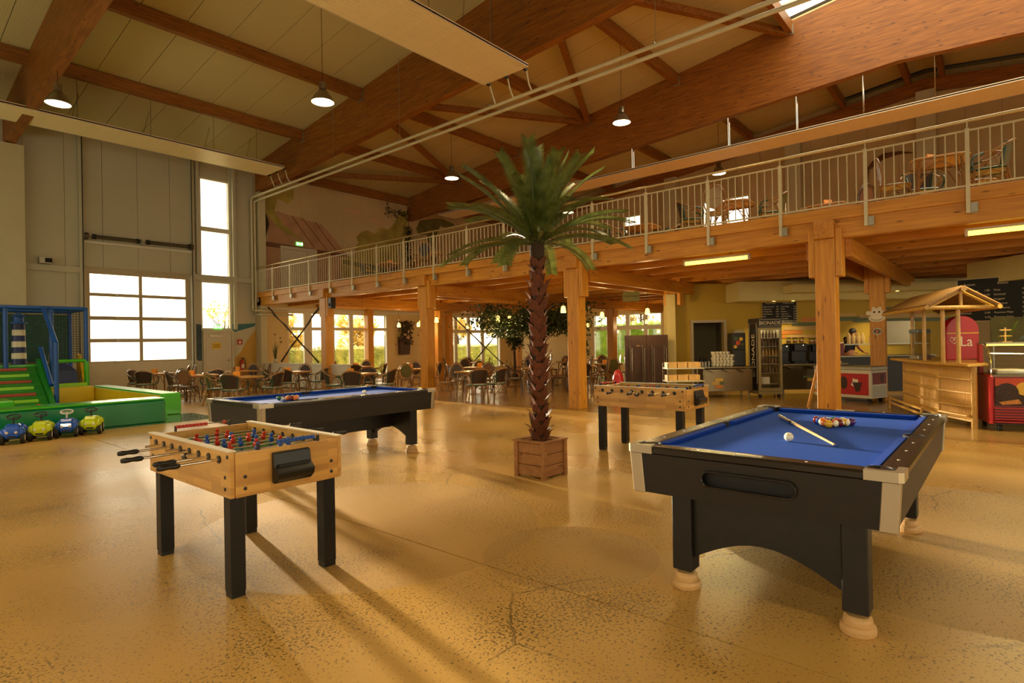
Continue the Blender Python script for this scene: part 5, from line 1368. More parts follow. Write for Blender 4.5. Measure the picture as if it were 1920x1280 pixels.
rustic((21.1,YW-.3,2.95),(25.2,YW-.3,.15),'rustic branch falling to the right in the far window crossing'); rustic((24.9,YW-.36,2.4),(22.0,YW-.36,.12),'rustic branch falling to the left in the far window crossing')
# wall basket
t = thing('wall_basket','tall dark wicker wall basket with dried foliage','wall basket',(17.95,YW-.14,1.05))
MB().hexa([(-.26,-.1,0),(.26,-.1,0),(.26,.13,0),(-.26,.13,0)],[(-.3,-.13,.85),(.34,-.13,.85),(.34,.13,.85),(-.3,.13,.85)]).build('basket','brown_board',t)
mb = MB(); rnd = random.Random(4)
for i in range(420):
    c = Vector((rnd.gauss(.08,.2),rnd.uniform(-.2,.05),.45+rnd.random()*1.15)); a = rnd.uniform(0,6.3); s_ = rnd.uniform(.04,.09)
    u_ = Vector((math.cos(a),rnd.uniform(-.5,.5),math.sin(a)))*s_; w_ = Vector((-math.sin(a),rnd.uniform(-.5,.5),math.cos(a)))*s_*.4
    mb.add([c-u_,c+w_,c+u_,c-w_],[(0,1,2,3)])
tag(mb.build('dried_foliage','wreath',t), kind='stuff')
for i in range(9):
    MB().sphere((rnd.gauss(.05,.09),-.2,.9+rnd.gauss(0,.09)),.045,8,6).build('blossom','flower_pink',t,True)
# hanging sign
t = thing('hanging_sign','olive hanging sign reading Geschirrrueckgabe','sign',(13.1,7.2,2.50),BZ)
t['label'] = 'olive hanging sign reading Geschirrrückgabe beside the yellow wall'
MB().box(-.21,.21,-.012,.012,0,.25).build('board','sign_board_green',t)
text_mesh('Geschirrrückgabe',.052,'ink','lettering',t,(0,-.0135,.115),(PI/2,0,0),'CENTER')
for s in (-1,1): MB().cyl((s*.18,0,.25),(s*.18,0,.66),.003,n=5).build('hanger_wire','galv',t)
# driftwood on the gallery wall, climbing plant
def drift(loc, pts, lab, r=.09):
    t = thing('driftwood', lab, 'driftwood', loc, 0, 'driftwood decorations')
    for j, pp_ in enumerate(pts): MB().tube(pp_,[r*(1-.75*abs(2*i/(len(pp_)-1)-.8)) for i in range(len(pp_))],8).build('limb','driftwood',t,True)
drift((XW-.115,3.25,8.35),[[(0,.72,-.4),(0,.5,-.18),(0,.2,.0),(0,-.3,.02),(0,-.78,-.08)],[(0,.5,-.2),(0,.3,-.05),(0,.1,.1)],[(0,.72,-.4),(0,.74,-1.0)]],'carved driftwood hung on the upper gallery wall behind the heater',.12)
drift((15.3,1.5,3.60),[[(0,.9,.08),(.1,.4,.16),(.1,-.2,.2),(.05,-.9,.1)],[(.1,.1,.2),(.1,-.15,.6),(.1,-.55,1.15)]],'forked driftwood trunk lying on the gallery behind the railing',.1)
t = thing('climbing_plant','dark leafy climbing plant at the end of the long beam','climbing plant',(18.3,YW-.2,3.62))
MB().tube([(0,0,0),(.03,-.02,1.2),(-.02,.02,2.6),(0,0,3.9),(-.5,-.05,4.3),(-1.3,-.05,4.15)],.018,6).build('stem','bark_dark',t,True)
mb = MB(); rnd = random.Random(9)
def leafq(mb, c, s, rnd):
    u_ = Vector((rnd.gauss(0,1),rnd.gauss(0,1),rnd.gauss(0,1))).normalized(); w_ = u_.cross(Vector((rnd.gauss(0,1),rnd.gauss(0,1),rnd.gauss(0,1)))).normalized()
    mb.add([c-u_*s,c+w_*s*.45,c+u_*s,c-w_*s*.45],[(0,1,2,3)])
for i in range(520):
    f = rnd.random()
    c = Vector((rnd.gauss(-.05,.12),rnd.gauss(-.05,.06),1.6+f*2.7)) if f < .75 else Vector((rnd.uniform(-1.4,.0),rnd.gauss(-.05,.07),4.2+rnd.gauss(0,.14)))
    leafq(mb, c, rnd.uniform(.04,.085), rnd)
tag(mb.build('leaves','climber_leaf',t), kind='stuff')
# indoor trees
def indoor_tree(loc, h, lab, trunk, rx, rz0, rz1, n, seed, r=.1):
    t = thing('indoor_tree', lab, 'tree', loc); rnd = random.Random(seed)
    MB().tube([(0,0,0),(.03,.02,h*.35),(-.03,0,h*.7),(0,0,h)],[r,r*.85,r*.75,r*.5],10).build('trunk',trunk,t,True)
    mb = MB()
    br = []
    for k in range(9):
        a = 2*PI*k/9+rnd.uniform(-.3,.3); z = rnd.uniform(rz0,rz1); e = Vector((rx*math.cos(a)*.8,rx*math.sin(a)*.8,z)); br.append(e)
        mb.tube([(0,0,h*.72),tuple(e*.5+Vector((0,0,h*.42))),tuple(e)],[.035,.022,.008],6)
    mb.build('branches',trunk,t,True)
    mb = MB()
    for i in range(n):
        e = rnd.choice(br); f = rnd.uniform(.25,1.15); c = Vector((e.x*f,e.y*f,h*.8*(1-f)+e.z*f))+Vector((rnd.gauss(0,rx*.16),rnd.gauss(0,rx*.16),rnd.gauss(0,.16)))
        c.z = min(max(c.z,rz0-.25),2.80); leafq(mb, c, rnd.uniform(.04,.075), rnd)
    tag(mb.build('foliage','tree_leaf',t), kind='stuff')
    MB().lathe([(r*1.9,0),(r*2.3,.25),(r*2.2,.28),(0,.28)],16).build('pot','brown_board',t,True)
indoor_tree((14.75,11.75,0),2.5,'broad dark leafy indoor tree under the gallery behind the palm trunk','bark_dark',1.9,1.95,2.7,9500,3,.08)
indoor_tree((17.6,14.9,0),2.0,'small green indoor tree left of the palm, by the far window','bark',.38,1.4,1.95,700,5,.06)
indoor_tree((24.8,16.4,0),1.6,'small potted tree beside the green shrub window','bark',.4,.7,1.6,400,8,.05)
# ================================================================ BAR CORNER (turned towards the hall diagonal)
def bthing(name, label, cat, u, v, z=0, rot=0, group=None): return thing(name, label, cat, BP(u,v,z), BZ+rot, group)
yw = struct('wall_bar','yellow diagonal wall behind the bar with a doorway'); yw.location = BP(0,17.15); yw.rotation_euler = (0,0,BZ)
for a, b, s, t_ in rects_minus(4.62,13.2,0,3.15,[(5.36,6.26,0,2.0)]): MB().box(a,b,0,.12,s,t_).build('plaster','wall_yellow',yw)
MB().box(4.50,4.74,-.40,-.004,0,2.83).build('wall_end','bulkhead',yw)
# doorway with frame and dark room
dr = struct('door_4','grey doorway in the yellow bar wall'); dr.location = BP(0,17.1); dr.rotation_euler = (0,0,BZ)
MB().box(5.28,5.36,-.02,.2,0,2.08).box(6.26,6.34,-.02,.2,0,2.08).box(5.36,6.26,-.02,.2,2.0,2.08).build('door_frame','door_frame',dr)
MB().box(5.2,6.5,1.2,1.25,0,2.3).build('room_back','wall_core',dr); MB().box(5.2,5.25,.2,1.2,0,2.3).build('room_side','wall_core',dr); MB().box(6.45,6.5,.2,1.2,0,2.3).build('room_side','wall_core',dr); MB().box(5.2,6.5,.2,1.25,2.3,2.35).build('room_ceiling','wall_core',dr)
tag(MB().box(-.17,.22,-.02,-.004,.95,1.55).build('wall_plate','blue_grey',None,loc=BP(6.55,17.14),rz=BZ),'blue grey panel on the yellow wall right of the doorway','wall panel')
# stepped tile bands painted on wall
sb = [(7.75,8.6,1.62,1.72,'orange_tile'),(8.05,9.1,1.74,1.84,'tan_tile'),(8.3,9.2,1.86,1.96,'green_tile'),(8.6,9.5,1.98,2.10,'orange_tile'),(9.2,10.6,1.98,2.10,'green_tile'),(9.0,10.2,2.12,2.2,'tan_tile'),(7.5,8.1,1.5,1.6,'orange_tile'),(10.3,12.8,2.05,2.15,'tan_tile'),(10.1,13.0,1.93,2.03,'green_tile'),(10.7,12.2,2.17,2.27,'orange_tile'),(10.9,11.8,2.29,2.37,'green_tile'),(8.2,9.4,1.5,1.6,'tan_tile')]
for a, b, s, t_, m_ in sb: MB().box(a,b,-.012,-.001,s,t_).build('tile_band',m_,yw)
# bulkhead with downlights
bh = struct('trim_1','stepped cream bulkhead above the bar'); bh.location = BP(0,0); bh.rotation_euler = (0,0,BZ)
MB().box(6.35,13.2,16.2,17.14,2.56,3.1).build('bulkhead_box','bulkhead',bh); MB().box(7.6,13.2,15.6,16.19,2.74,2.95).build('bulkhead_lip','bulkhead',bh)
MB().box(10.4,12.4,11.6,13.2,2.62,3.12).build('bulkhead_box','bulkhead',bh)
k = 0
for (u, v, z, lab) in ((7.5,16.55,2.555,'small downlight over the left end of the menu board'),(8.05,16.55,2.555,'small downlight over the right end of the menu board'),(10.55,16.5,2.555,'small downlight right of the monkey face post'),(9.75,15.85,2.735,'small downlight behind the bamboo roof ridge, left'),(10.6,15.9,2.735,'bright starry downlight above the bamboo roof')):
    t = bthing('downlight', lab, 'downlight', u, v, z, 0, 'bar downlights')
    MB().lathe([(.05,-.012),(.055,-.004),(.055,-.001),(.035,-.001),(.035,-.012)],16).build('trim_ring','chrome',t,True); MB().lathe([(0,-.008),(.034,-.008),(.034,-.002),(0,-.002)],14).build('bulb','spot_glow',t)
    ld = bpy.data.lights.new('downlight_spot','SPOT'); ld.energy = 70; ld.color = (1,.78,.42); ld.spot_size = 1.9; ld.spot_blend = .7; ld.shadow_soft_size = .04
    lo = bpy.data.objects.new('downlight_spot', ld); COL.objects.link(lo); lo.parent = t; lo.location = (0,0,-.03)
# counters
def counter(lab, u0, u1, v, z, tiles):
    t = bthing('bar_counter', lab, 'counter', (u0+u1)/2, v, 0); h = (u1-u0)/2
    MB().box(-h,h,.06,.70,.16,z-.07).build('body','steel',t,bevel=.006); MB().box(-h-.02,h+.02,-.12,.75,z-.04,z).build('worktop','steel',t,bevel=.006)
    for s in (-1,1):
        for y in (.12,.62): MB().cyl((s*(h-.08),y,0),(s*(h-.08),y,.16),.022,n=10).build('leg','steel',t,True)
    for k in range(3):
        x = -h+.25+k*(2*h-.5)/2
        MB().prism([(-.18,z-.07),(.18,z-.07),(.0,z-.15)],'y',-.08,.058).xf(Matrix.Translation((x,0,0))).build('shelf_bracket','steel',t)
    for (x0,x1,s,e,m_) in tiles: MB().box(x0,x1,.05,.0595,s,e).build('tile_motif',m_,t)
    return t
counter('steel bar counter with coloured tile motif left of the bottle fridge',4.92,6.20,14.9,.80,[(-.33,-.13,.42,.50,'yellow_tile'),(-.43,-.22,.33,.41,'tan_tile'),(-.22,-.1,.33,.41,'green_tile'),(-.33,-.13,.24,.32,'orange_tile')])
counter('steel bar counter with coloured tile motif right of the bottle fridge',6.98,8.62,15.0,.84,[(-.25,.2,.46,.52,'green_tile'),(-.14,.34,.38,.455,'yellow_tile'),(-.05,.36,.30,.375,'orange_tile')])
# bottle fridge
fg = bthing('bottle_fridge','tall bottle fridge with glass door and dark lettered header','fridge',6.56,14.72)
w, d = .30, .62
for (x0,x1,y0,y1,z0,z1,m_,n_) in ((-w,w,.0,d,.08,.16,'fridge_grey','base_panel'),(-w,w,0.0,d,1.78,2.02,'fridge_black','header'),(-w,w,d-.03,d,.161,1.779,'fridge_grey','rear_panel'),(-w,-w+.03,.05,d-.031,.161,1.779,'fridge_black','side_panel'),(w-.03,w,.05,d-.031,.161,1.779,'fridge_grey','side_panel')):
    MB().box(x0,x1,y0,y1,z0,z1).build(n_,m_,fg,bevel=.005)
text_mesh('BIONADE',.125,'chalk','lettering',fg,(0,-.004,1.855),(PI/2,0,0),'CENTER')
MB().tube([(-w+.03,-.003,1.815),(w-.03,-.003,1.815),(w-.03,-.003,1.985),(-w+.03,-.003,1.985)],.004,4,True).build('header_border','chalk',fg)
o = text_mesh('BIONADE',.26,'chalk','side_lettering',fg,(-w-.003,.42,.55),(0,-PI/2,0),'LEFT'); o.rotation_euler = Matrix(((0,0,-1),(0,1,0),(1,0,0))).to_euler(); o.location = (-w-.003,.24,.50)
MB().tube([(-w-.002,.1,.35),(-w-.002,.55,.35),(-w-.002,.55,1.9),(-w-.002,.1,1.9)],.006,4,True).build('side_border','chalk',fg)
dd = MB()
for a, b, s, t_ in rects_minus(-w,w,.165,1.775,[(-w+.06,w-.06,.24,1.72)]): dd.box(a,b,0,.045,s,t_)
do = dd.build('door','fridge_grey',fg); MB().box(-w+.06,w-.06,.018,.026,.24,1.72).build('door_glass','glass',do); MB().cyl((w-.03,-.025,.8),(w-.03,-.025,1.2),.01,n=8).build('handle','steel',do,True)
for s in (-1,1): MB().box(s*.24-.03,s*.24+.03,.05,.12,0,.08).build('foot','black_metal',fg)
sz = [.34,.62,.86,1.06,1.30,1.52]
for z in sz: MB().box(-w+.035,w-.035,.07,d-.04,z-.012,z).build('shelf','galv',fg)
BOT = None
for i, z in enumerate(sz[1:]):
    for k in range(6):
        m_ = ['bottle_dark','bottle_dark','bottle_amber','bottle_dark','bottle_dark'][i]
        loc = BP(6.56-.2+.08*k,14.72+.13,z+.0005)
        b = MB().lathe([(.028,0),(.03,.01),(.03,.10),(.012,.14),(.011,.17),(.013,.175),(.013,.185)],12).build('bottle',m_,None,True,loc)
        tag(b, 'small glass bottle on the %s shelf of the bottle fridge'%(['second','third','fourth','fifth','top'][i]),'bottle','bottles in the fridge, %s shelf'%(['second','third','fourth','fifth','top'][i]))
tag(MB().box(-.11,.11,0,.12,0,.17).build('carton','white_plastic',None,loc=BP(6.5,14.9,.3405),rz=BZ),'white carton at the bottom of the bottle fridge','carton')
ld = bpy.data.lights.new('fridge_lamp','AREA'); ld.size = .4; ld.energy = 4; ld.color = (1,.9,.7); lo = bpy.data.objects.new('fridge_lamp', ld); COL.objects.link(lo); lo.parent = fg; lo.location = (0,.3,1.76)
# juice dispenser, cups and glasses on the left counter
jd = bthing('juice_dispenser','black drink dispenser with fruit picture beside the fridge','drink dispenser',5.98,15.25,.80)
MB().box(-.17,.17,0,.35,0,.42).build('base','black_plastic',jd,bevel=.01); MB().box(-.17,.17,.0,.35,.42,.86).build('display','fridge_black',jd,bevel=.01); MB().box(-.12,.12,.0,.3,.86,.95).build('lid','glass_jar',jd)
for (x,z,r,m_) in ((-.08,.72,.055,'frond'),(.05,.7,.05,'ice_yellow'),(-.03,.6,.06,'berry'),(.08,.56,.05,'frond'),(-.1,.5,.045,'ice_yellow')): MB().cyl((x,-.004,z),(x,0,z),r,n=14).build('fruit_print',m_,jd)
cup = MB().lathe([(.026,0),(.028,.005),(.04,.05),(.042,.075),(.038,.075),(.03,.01),(0,.009)],12).tube([(.04,0,.06),(.06,0,.055),(.06,0,.03),(.036,0,.022)],.005,5).build('coffee_cup','cup_white',None,True); cme = cup.data; bpy.data.objects.remove(cup)
for r in range(5):
    for c in range(6 if r < 4 else 5):
        for dd_ in range(2):
            o = mobj('coffee_cup', cme, None, BP(5.26+.09*c+(.02 if r%2 else 0),15.12+.10*dd_,.8005+.0765*r), BZ-.6)
            tag(o,'white coffee cup in the stacked rows on the left bar counter','cup','stacked white cups')
glm = MB().lathe([(.03,0),(.034,.12),(.031,.12),(.027,.006),(0,.006)],12).build('drinking_glass','glass_jar',None,True); gme = glm.data; bpy.data.objects.remove(glm)
for r in range(2):
    for c in range(5):
        o = mobj('drinking_glass', gme, None, BP(4.92+.085*c-.02*r,15.3-.11*r,.8005)); tag(o,'small drinking glass at the left end of the bar counter','glass','glasses on the left counter')
dcm = MB().lathe([(.03,0),(.04,.085),(.037,.085),(.028,.006),(0,.006)],12).build('dark_cup','cup_dark',None,True); dme = dcm.data; bpy.data.objects.remove(dcm)
for r in range(3):
    for c in range(3):
        o = mobj('dark_cup', dme, None, BP(4.98+.09*c,15.5,.8005+.0855*r)); tag(o,'dark mug in the stack behind the glasses on the counter','mug','stacked dark mugs')
# coffee machines and jars on right counter
def machine(u, w_, z1, lab, screen=False):
    t = bthing('coffee_machine', lab, 'coffee machine', u, 15.2, .84)
    MB().box(-w_,w_,.05,.45,0,z1).build('housing','black_plastic',t,bevel=.015); MB().box(-w_+.02,w_-.02,-.08,.05,0,.05).build('drip_tray','black_metal',t); MB().box(-w_+.03,w_-.03,-.06,.049,z1-.2,z1-.02).build('dispense_head','black_plastic',t,bevel=.01)
    if screen:
        MB().box(-.03,.13,-.066,-.0605,z1-.16,z1-.03).build('display','card_orange',t); MB().box(-.09,-.05,-.072,-.0605,z1-.22,z1-.01).build('milk_pipe','chrome',t)
        for s in (-1,1): MB().cyl((s*.13,-.07,.05),(s*.13,-.07,.34),.008,n=8).build('spout_bar','chrome',t,True)
    else: MB().cyl((.06,-.062,z1-.05),(.06,-.0605,z1-.05),.008,n=8).build('status_light','spot_glow',t)
machine(7.12,.16,.50,'plain black coffee machine nearest the fridge'); machine(7.55,.2,.52,'black coffee machine with orange display'); machine(8.08,.24,.50,'black coffee machine beside the front post')
for k, (u,m_) in enumerate(((7.38,'glass_jar'),(7.55,'glass_jar'),(7.72,'glass_jar'),(7.98,'glass_jar'),(8.1,'glass_jar'),(8.24,'glass_jar'))):
    zt = 1.3605 if 7.35 <= u <= 7.75 else 1.3405
    t = bthing('bean_hopper','round glass bean jar with dark lid on the coffee machines','jar',u,15.45,zt,0,'glass jars on the coffee machines')
    MB().lathe([(.05,0),(.065,.02),(.065,.13),(.06,.135)],14).build('jar',m_,t,True); MB().lathe([(.067,.135),(.067,.155),(0,.158)],14).build('lid','black_plastic',t); MB().lathe([(0,.012),(.05,.012),(.058,.07),(0,.08)],12).build('contents','orange_tile',t)
tag(MB().box(-.16,.16,-.08,.08,0,.05).build('tray','foos_white',None,loc=BP(8.32,15.0,.8405),rz=BZ),'flat pale tray at the front edge of the right counter','tray')
# menu boards
def board(lab, loc, rz, w_, h_, cols, tilt=0):
    t = thing('menu_board', lab, 'menu board', loc, rz)
    MB().box(-w_/2,w_/2,-.02,-.002,0,h_).build('panel','board_black',t,bevel=.006)
    fr = [(-w_/2,-.022,0),(w_/2,-.022,0),(w_/2,-.022,h_),(-w_/2,-.022,h_)]
    MB().tube(fr,.008,4,True).build('frame','chalk',t)
    for (x, hd, rows, sz_, px_) in cols:
        text_mesh(hd, sz_*1.25,'chalk','heading',t,(x+.06,-.0225,h_-.10*h_/.65),(PI/2,0,0))
        for i, (a, p) in enumerate(rows):
            zz = h_-(.20+.068*i)*h_/.65
            text_mesh(a, sz_,'chalk','menu_line',t,(x,-.0225,zz),(PI/2,0,0))
            if p: text_mesh(p, sz_,'chalk','menu_price',t,(x+px_,-.0225,zz),(PI/2,0,0))
R1 = [('Kleine Limo 0,2l','1,50'),('Apfelschorle','1,80'),('Orangen-Saft','2,00'),('Mineralwasser','1,60'),('Bier','2,20'),('Radler','2,20')]
R2 = [('Tasse Kaffee','1,60'),('Kaffee','2,90'),('Espresso','1,50'),('Cappuccino','2,00'),('Latte Macchiato','2,40'),('Milchkaffee','2,20'),('Heiße Schokolade','2,00')]
board('black drinks menu board above the bottle fridge', BP(7.92,17.13,1.95), BZ, 1.02, .68, [(-.48,'Kaltgetränke',R1,.048,.37),(.04,'Heißgetränke',R2,.048,.37)])
R3 = [('Pommes frites','1,80'),('Pommes Majo','2,00'),('Currywurst','2,50'),('Bratwurst','2,00'),('Nuggets','3,50'),('Schnitzel','5,90'),('Pizza','4,50')]
b0, b1 = BP(9.95,12.9), BP(11.3,11.35)
board('large black food menu board above the ice cream counter', ((b0[0]+b1[0])/2,(b0[1]+b1[1])/2,1.80), math.atan2(b1[1]-b0[1],b1[0]-b0[0]), 2.05, .92, [(-.98,'Speisen',R3,.055,.42),(-.40,'Snacks',R3[::-1],.055,.46),(.25,'Pizza',R2,.055,.5)])
# trolley, partition, chrome frames, red bin
tr_ = bthing('tray_trolley','metal trolley with wooden boxes on two shelves','trolley',4.07,13.6)
for sx in (-1,1):
    for y in (0,.45): MB().cyl((sx*.42,y,.08),(sx*.42,y,.96),.014,n=8).build('upright','steel',tr_,True); MB().cyl((sx*.42,y-.015,.04),(sx*.42,y+.015,.04),.04,n=12).build('castor','rubber',tr_)
for z in (.22,.52,.82): MB().box(-.43,.43,-.02,.47,z,z+.025).build('shelf','ice_white',tr_)
for k, (x, z, w_) in enumerate(((-.30,.8455,.11),(-.06,.8455,.11),(.22,.8455,.15),(-.30,.5455,.11),(-.05,.5455,.12),(.22,.5455,.13))):
    o = MB().box(-w_,w_,0,.3,0,.13).build('wooden_box','box_wood',None,loc=BP(4.07+x,13.65,z),rz=BZ,bevel=.005)
    tag(o, ['light wooden box at the left of the trolley top shelf','light wooden box in the middle of the trolley top shelf','light wooden box at the right of the trolley top shelf','light wooden box at the left of the lower trolley shelf','light wooden box in the middle of the lower trolley shelf','light wooden box at the right of the lower trolley shelf'][k],'box','wooden boxes on the trolley')
pt = bthing('brown_partition','tall dark brown two-panel wooden partition','partition',3.83,16.5)
for s in (-1,1): MB().box(s*.31-.305,s*.31+.305,0,.05,.0,1.66).build('panel','brown_board',pt,bevel=.005)
for k, u in enumerate((3.52,4.13)):
    t = bthing('tray_rack','%s narrow chrome tray rack in front of the brown partition'%('left' if k == 0 else 'right'),'rack',u,16.15,0,0,'chrome tray racks')
    MB().tube([(-.17,0,0),(-.17,0,1.3),(.17,0,1.3),(.17,0,0)],.014,6).build('front_frame','steel',t,True); MB().tube([(-.17,.25,0),(-.17,.25,1.36),(.17,.25,1.36),(.17,.25,0)],.012,6).build('rear_frame','steel',t,True)
    for z in (.3,.55,.8,1.05):
        for s in (-1,1): MB().box(s*.17-.012,s*.17+.012,.01,.24,z,z+.012).build('tray_runner','steel',t)
def swirl(parent, x, z, r, y, flip=1):
    pts = []
    for k in range(22):
        a = PI*.3+k*.27; rr = r*(1-.028*k); pts.append((x+flip*rr*math.cos(a), y, z+rr*math.sin(a)))
    MB().tube(pts,r*.11,5).build('swirl_logo','foos_white',parent,True)
rb = bthing('red_bin','red rounded bin with a white swirl logo left of the partition','bin',2.62,14.4)
MB().lathe([(.13,0),(.14,.02),(.145,.5),(.13,.62),(.07,.76),(.02,.80),(0,.80)],18).build('body','ice_red',rb,True); swirl(rb,-.03,.33,.06,-.148)
# ice cream chest freezer
cf = bthing('ice_cream_freezer','white chest freezer with red ice cream advert','freezer',8.05,13.0,0,-1.05)
L_, D_, H_ = 1.35, .65, .82
MB().box(-L_,0,0,D_,.1,H_-.08).build('body','ice_white',cf,bevel=.01); MB().box(-L_-.01,.01,-.01,D_+.01,H_-.079,H_).build('rim','galv',cf,bevel=.01); MB().box(-L_+.04,-.04,.04,D_-.04,H_-.02,H_+.012).build('glass_lid','glass_case',cf)
MB().box(-L_+.06,-.06,-.008,-.001,.17,.66).build('advert_panel','ice_red',cf,bevel=.003); MB().box(.001,.008,.05,D_-.05,.42,.68).build('side_advert','ice_red_dark',cf)
for k in range(7): MB().box(.001,.008,.06,D_-.06,.14+.035*k,.16+.035*k).build('vent_slat','galv',cf)
for x in (-L_+.1,-.1):
    for y in (.1,D_-.1): MB().cyl((x,y-.02,.05),(x,y+.02,.05),.05,n=12).build('castor','rubber',cf)
def heart(parent, x, z, r, y):
    for f in (-1,1):
        pts = []
        for k in range(20):
            a = PI*1.5-k*.3; rr = r*(1-.02*k)*.55; pts.append((x+f*(r*.42+rr*math.cos(a)*-1), y, z+r*.2+rr*math.sin(a)))
        MB().tube([(x,y,z-r*.75),(x+f*r*.5,y,z-r*.35)]+pts,r*.09,5).build('heart_logo','foos_white',parent,True)
heart(cf,-.92,.47,.11,-.012); text_mesh('LANGNESE',.05,'foos_white','lettering',cf,(-.92,-.0095,.30),(PI/2,0,0),'CENTER')
MB().prism([(-.62+.085*math.cos(2*PI*i/20),.44+.15*math.sin(2*PI*i/20)) for i in range(20)],'y',-.012,-.0085).build('ice_bar_print','choc',cf); MB().prism([(-.36+.1*math.cos(2*PI*i/9)*(1 if i%2 else .6),.44+.13*math.sin(2*PI*i/9)*(1 if i%2 else .7)) for i in range(9)],'y',-.012,-.0085).build('splash_print','foos_white',cf); MB().prism([(-.34,.24),(-.26,.26),(-.2,.46),(-.42,.46)],'y',-.0145,-.0125).build('cup_print','choc',cf)
MB().prism([(.42+.06*math.cos(2*PI*i/16),.55+.1*math.sin(2*PI*i/16)) for i in range(16)],'x',.0085,.011).build('ice_bar_print','choc',cf)
# a-frame stand behind the front post
t = bthing('a_frame_stand','wooden A-frame sign stand behind the front post','sign stand',6.62,12.35)
for s in (-1,1): MB().hexa([(s*.33-.025,0,0),(s*.33+.025,0,0),(s*.33+.025,.03,0),(s*.33-.025,.03,0)],[(s*.06-.025,.0,1.05),(s*.06+.025,.0,1.05),(s*.06+.025,.03,1.05),(s*.06-.025,.03,1.05)]).build('leg','pine_z',t)
MB().box(-.2,.2,.035,.05,.35,.4).build('crossbar','pine_x',t)
# back counter with thermos jugs, steel splashback, person
bc = bthing('back_counter','dark serving counter behind the chest freezer','counter',10.0,15.9)
MB().box(-1.1,1.6,0,.6,.0,.95).build('body','black_wood',bc,bevel=.006); MB().box(-1.12,1.62,-.03,.63,.95,.99).build('worktop','steel',bc)
MB().box(-.95,1.5,.1,.5,1.28,1.31).build('glass_shelf','galv',bc)
for x in (-.93,.2,1.48): MB().cyl((x,.3,.99),(x,.3,1.28),.014,n=8).build('shelf_post','chrome',bc,True)
for k in range(7):
    tag(MB().lathe([(.045,0),(.048,.01),(.048,.2),(.03,.25),(.03,.29),(.0,.30)],14).build('thermos_jug','bottle_cream',None,True,BP(9.42+.13*k+(.1 if k > 3 else 0),16.2,1.311)),'cream thermos jug in the row behind the chest freezer','jug','row of thermos jugs')
tag(MB().box(0,.95,-.02,0,1.3,1.95).build('splashback','steel',None,loc=BP(10.95,17.12),rz=BZ),'shiny steel splashback right of the monkey face post','splashback')
tag(MB().box(0,.2,0,.3,0,.36).build('red_cooler','ice_red_dark',None,loc=BP(8.93,15.92,.9905),rz=BZ,bevel=.01),'small dark red drinks cooler on the back counter left end','cooler')
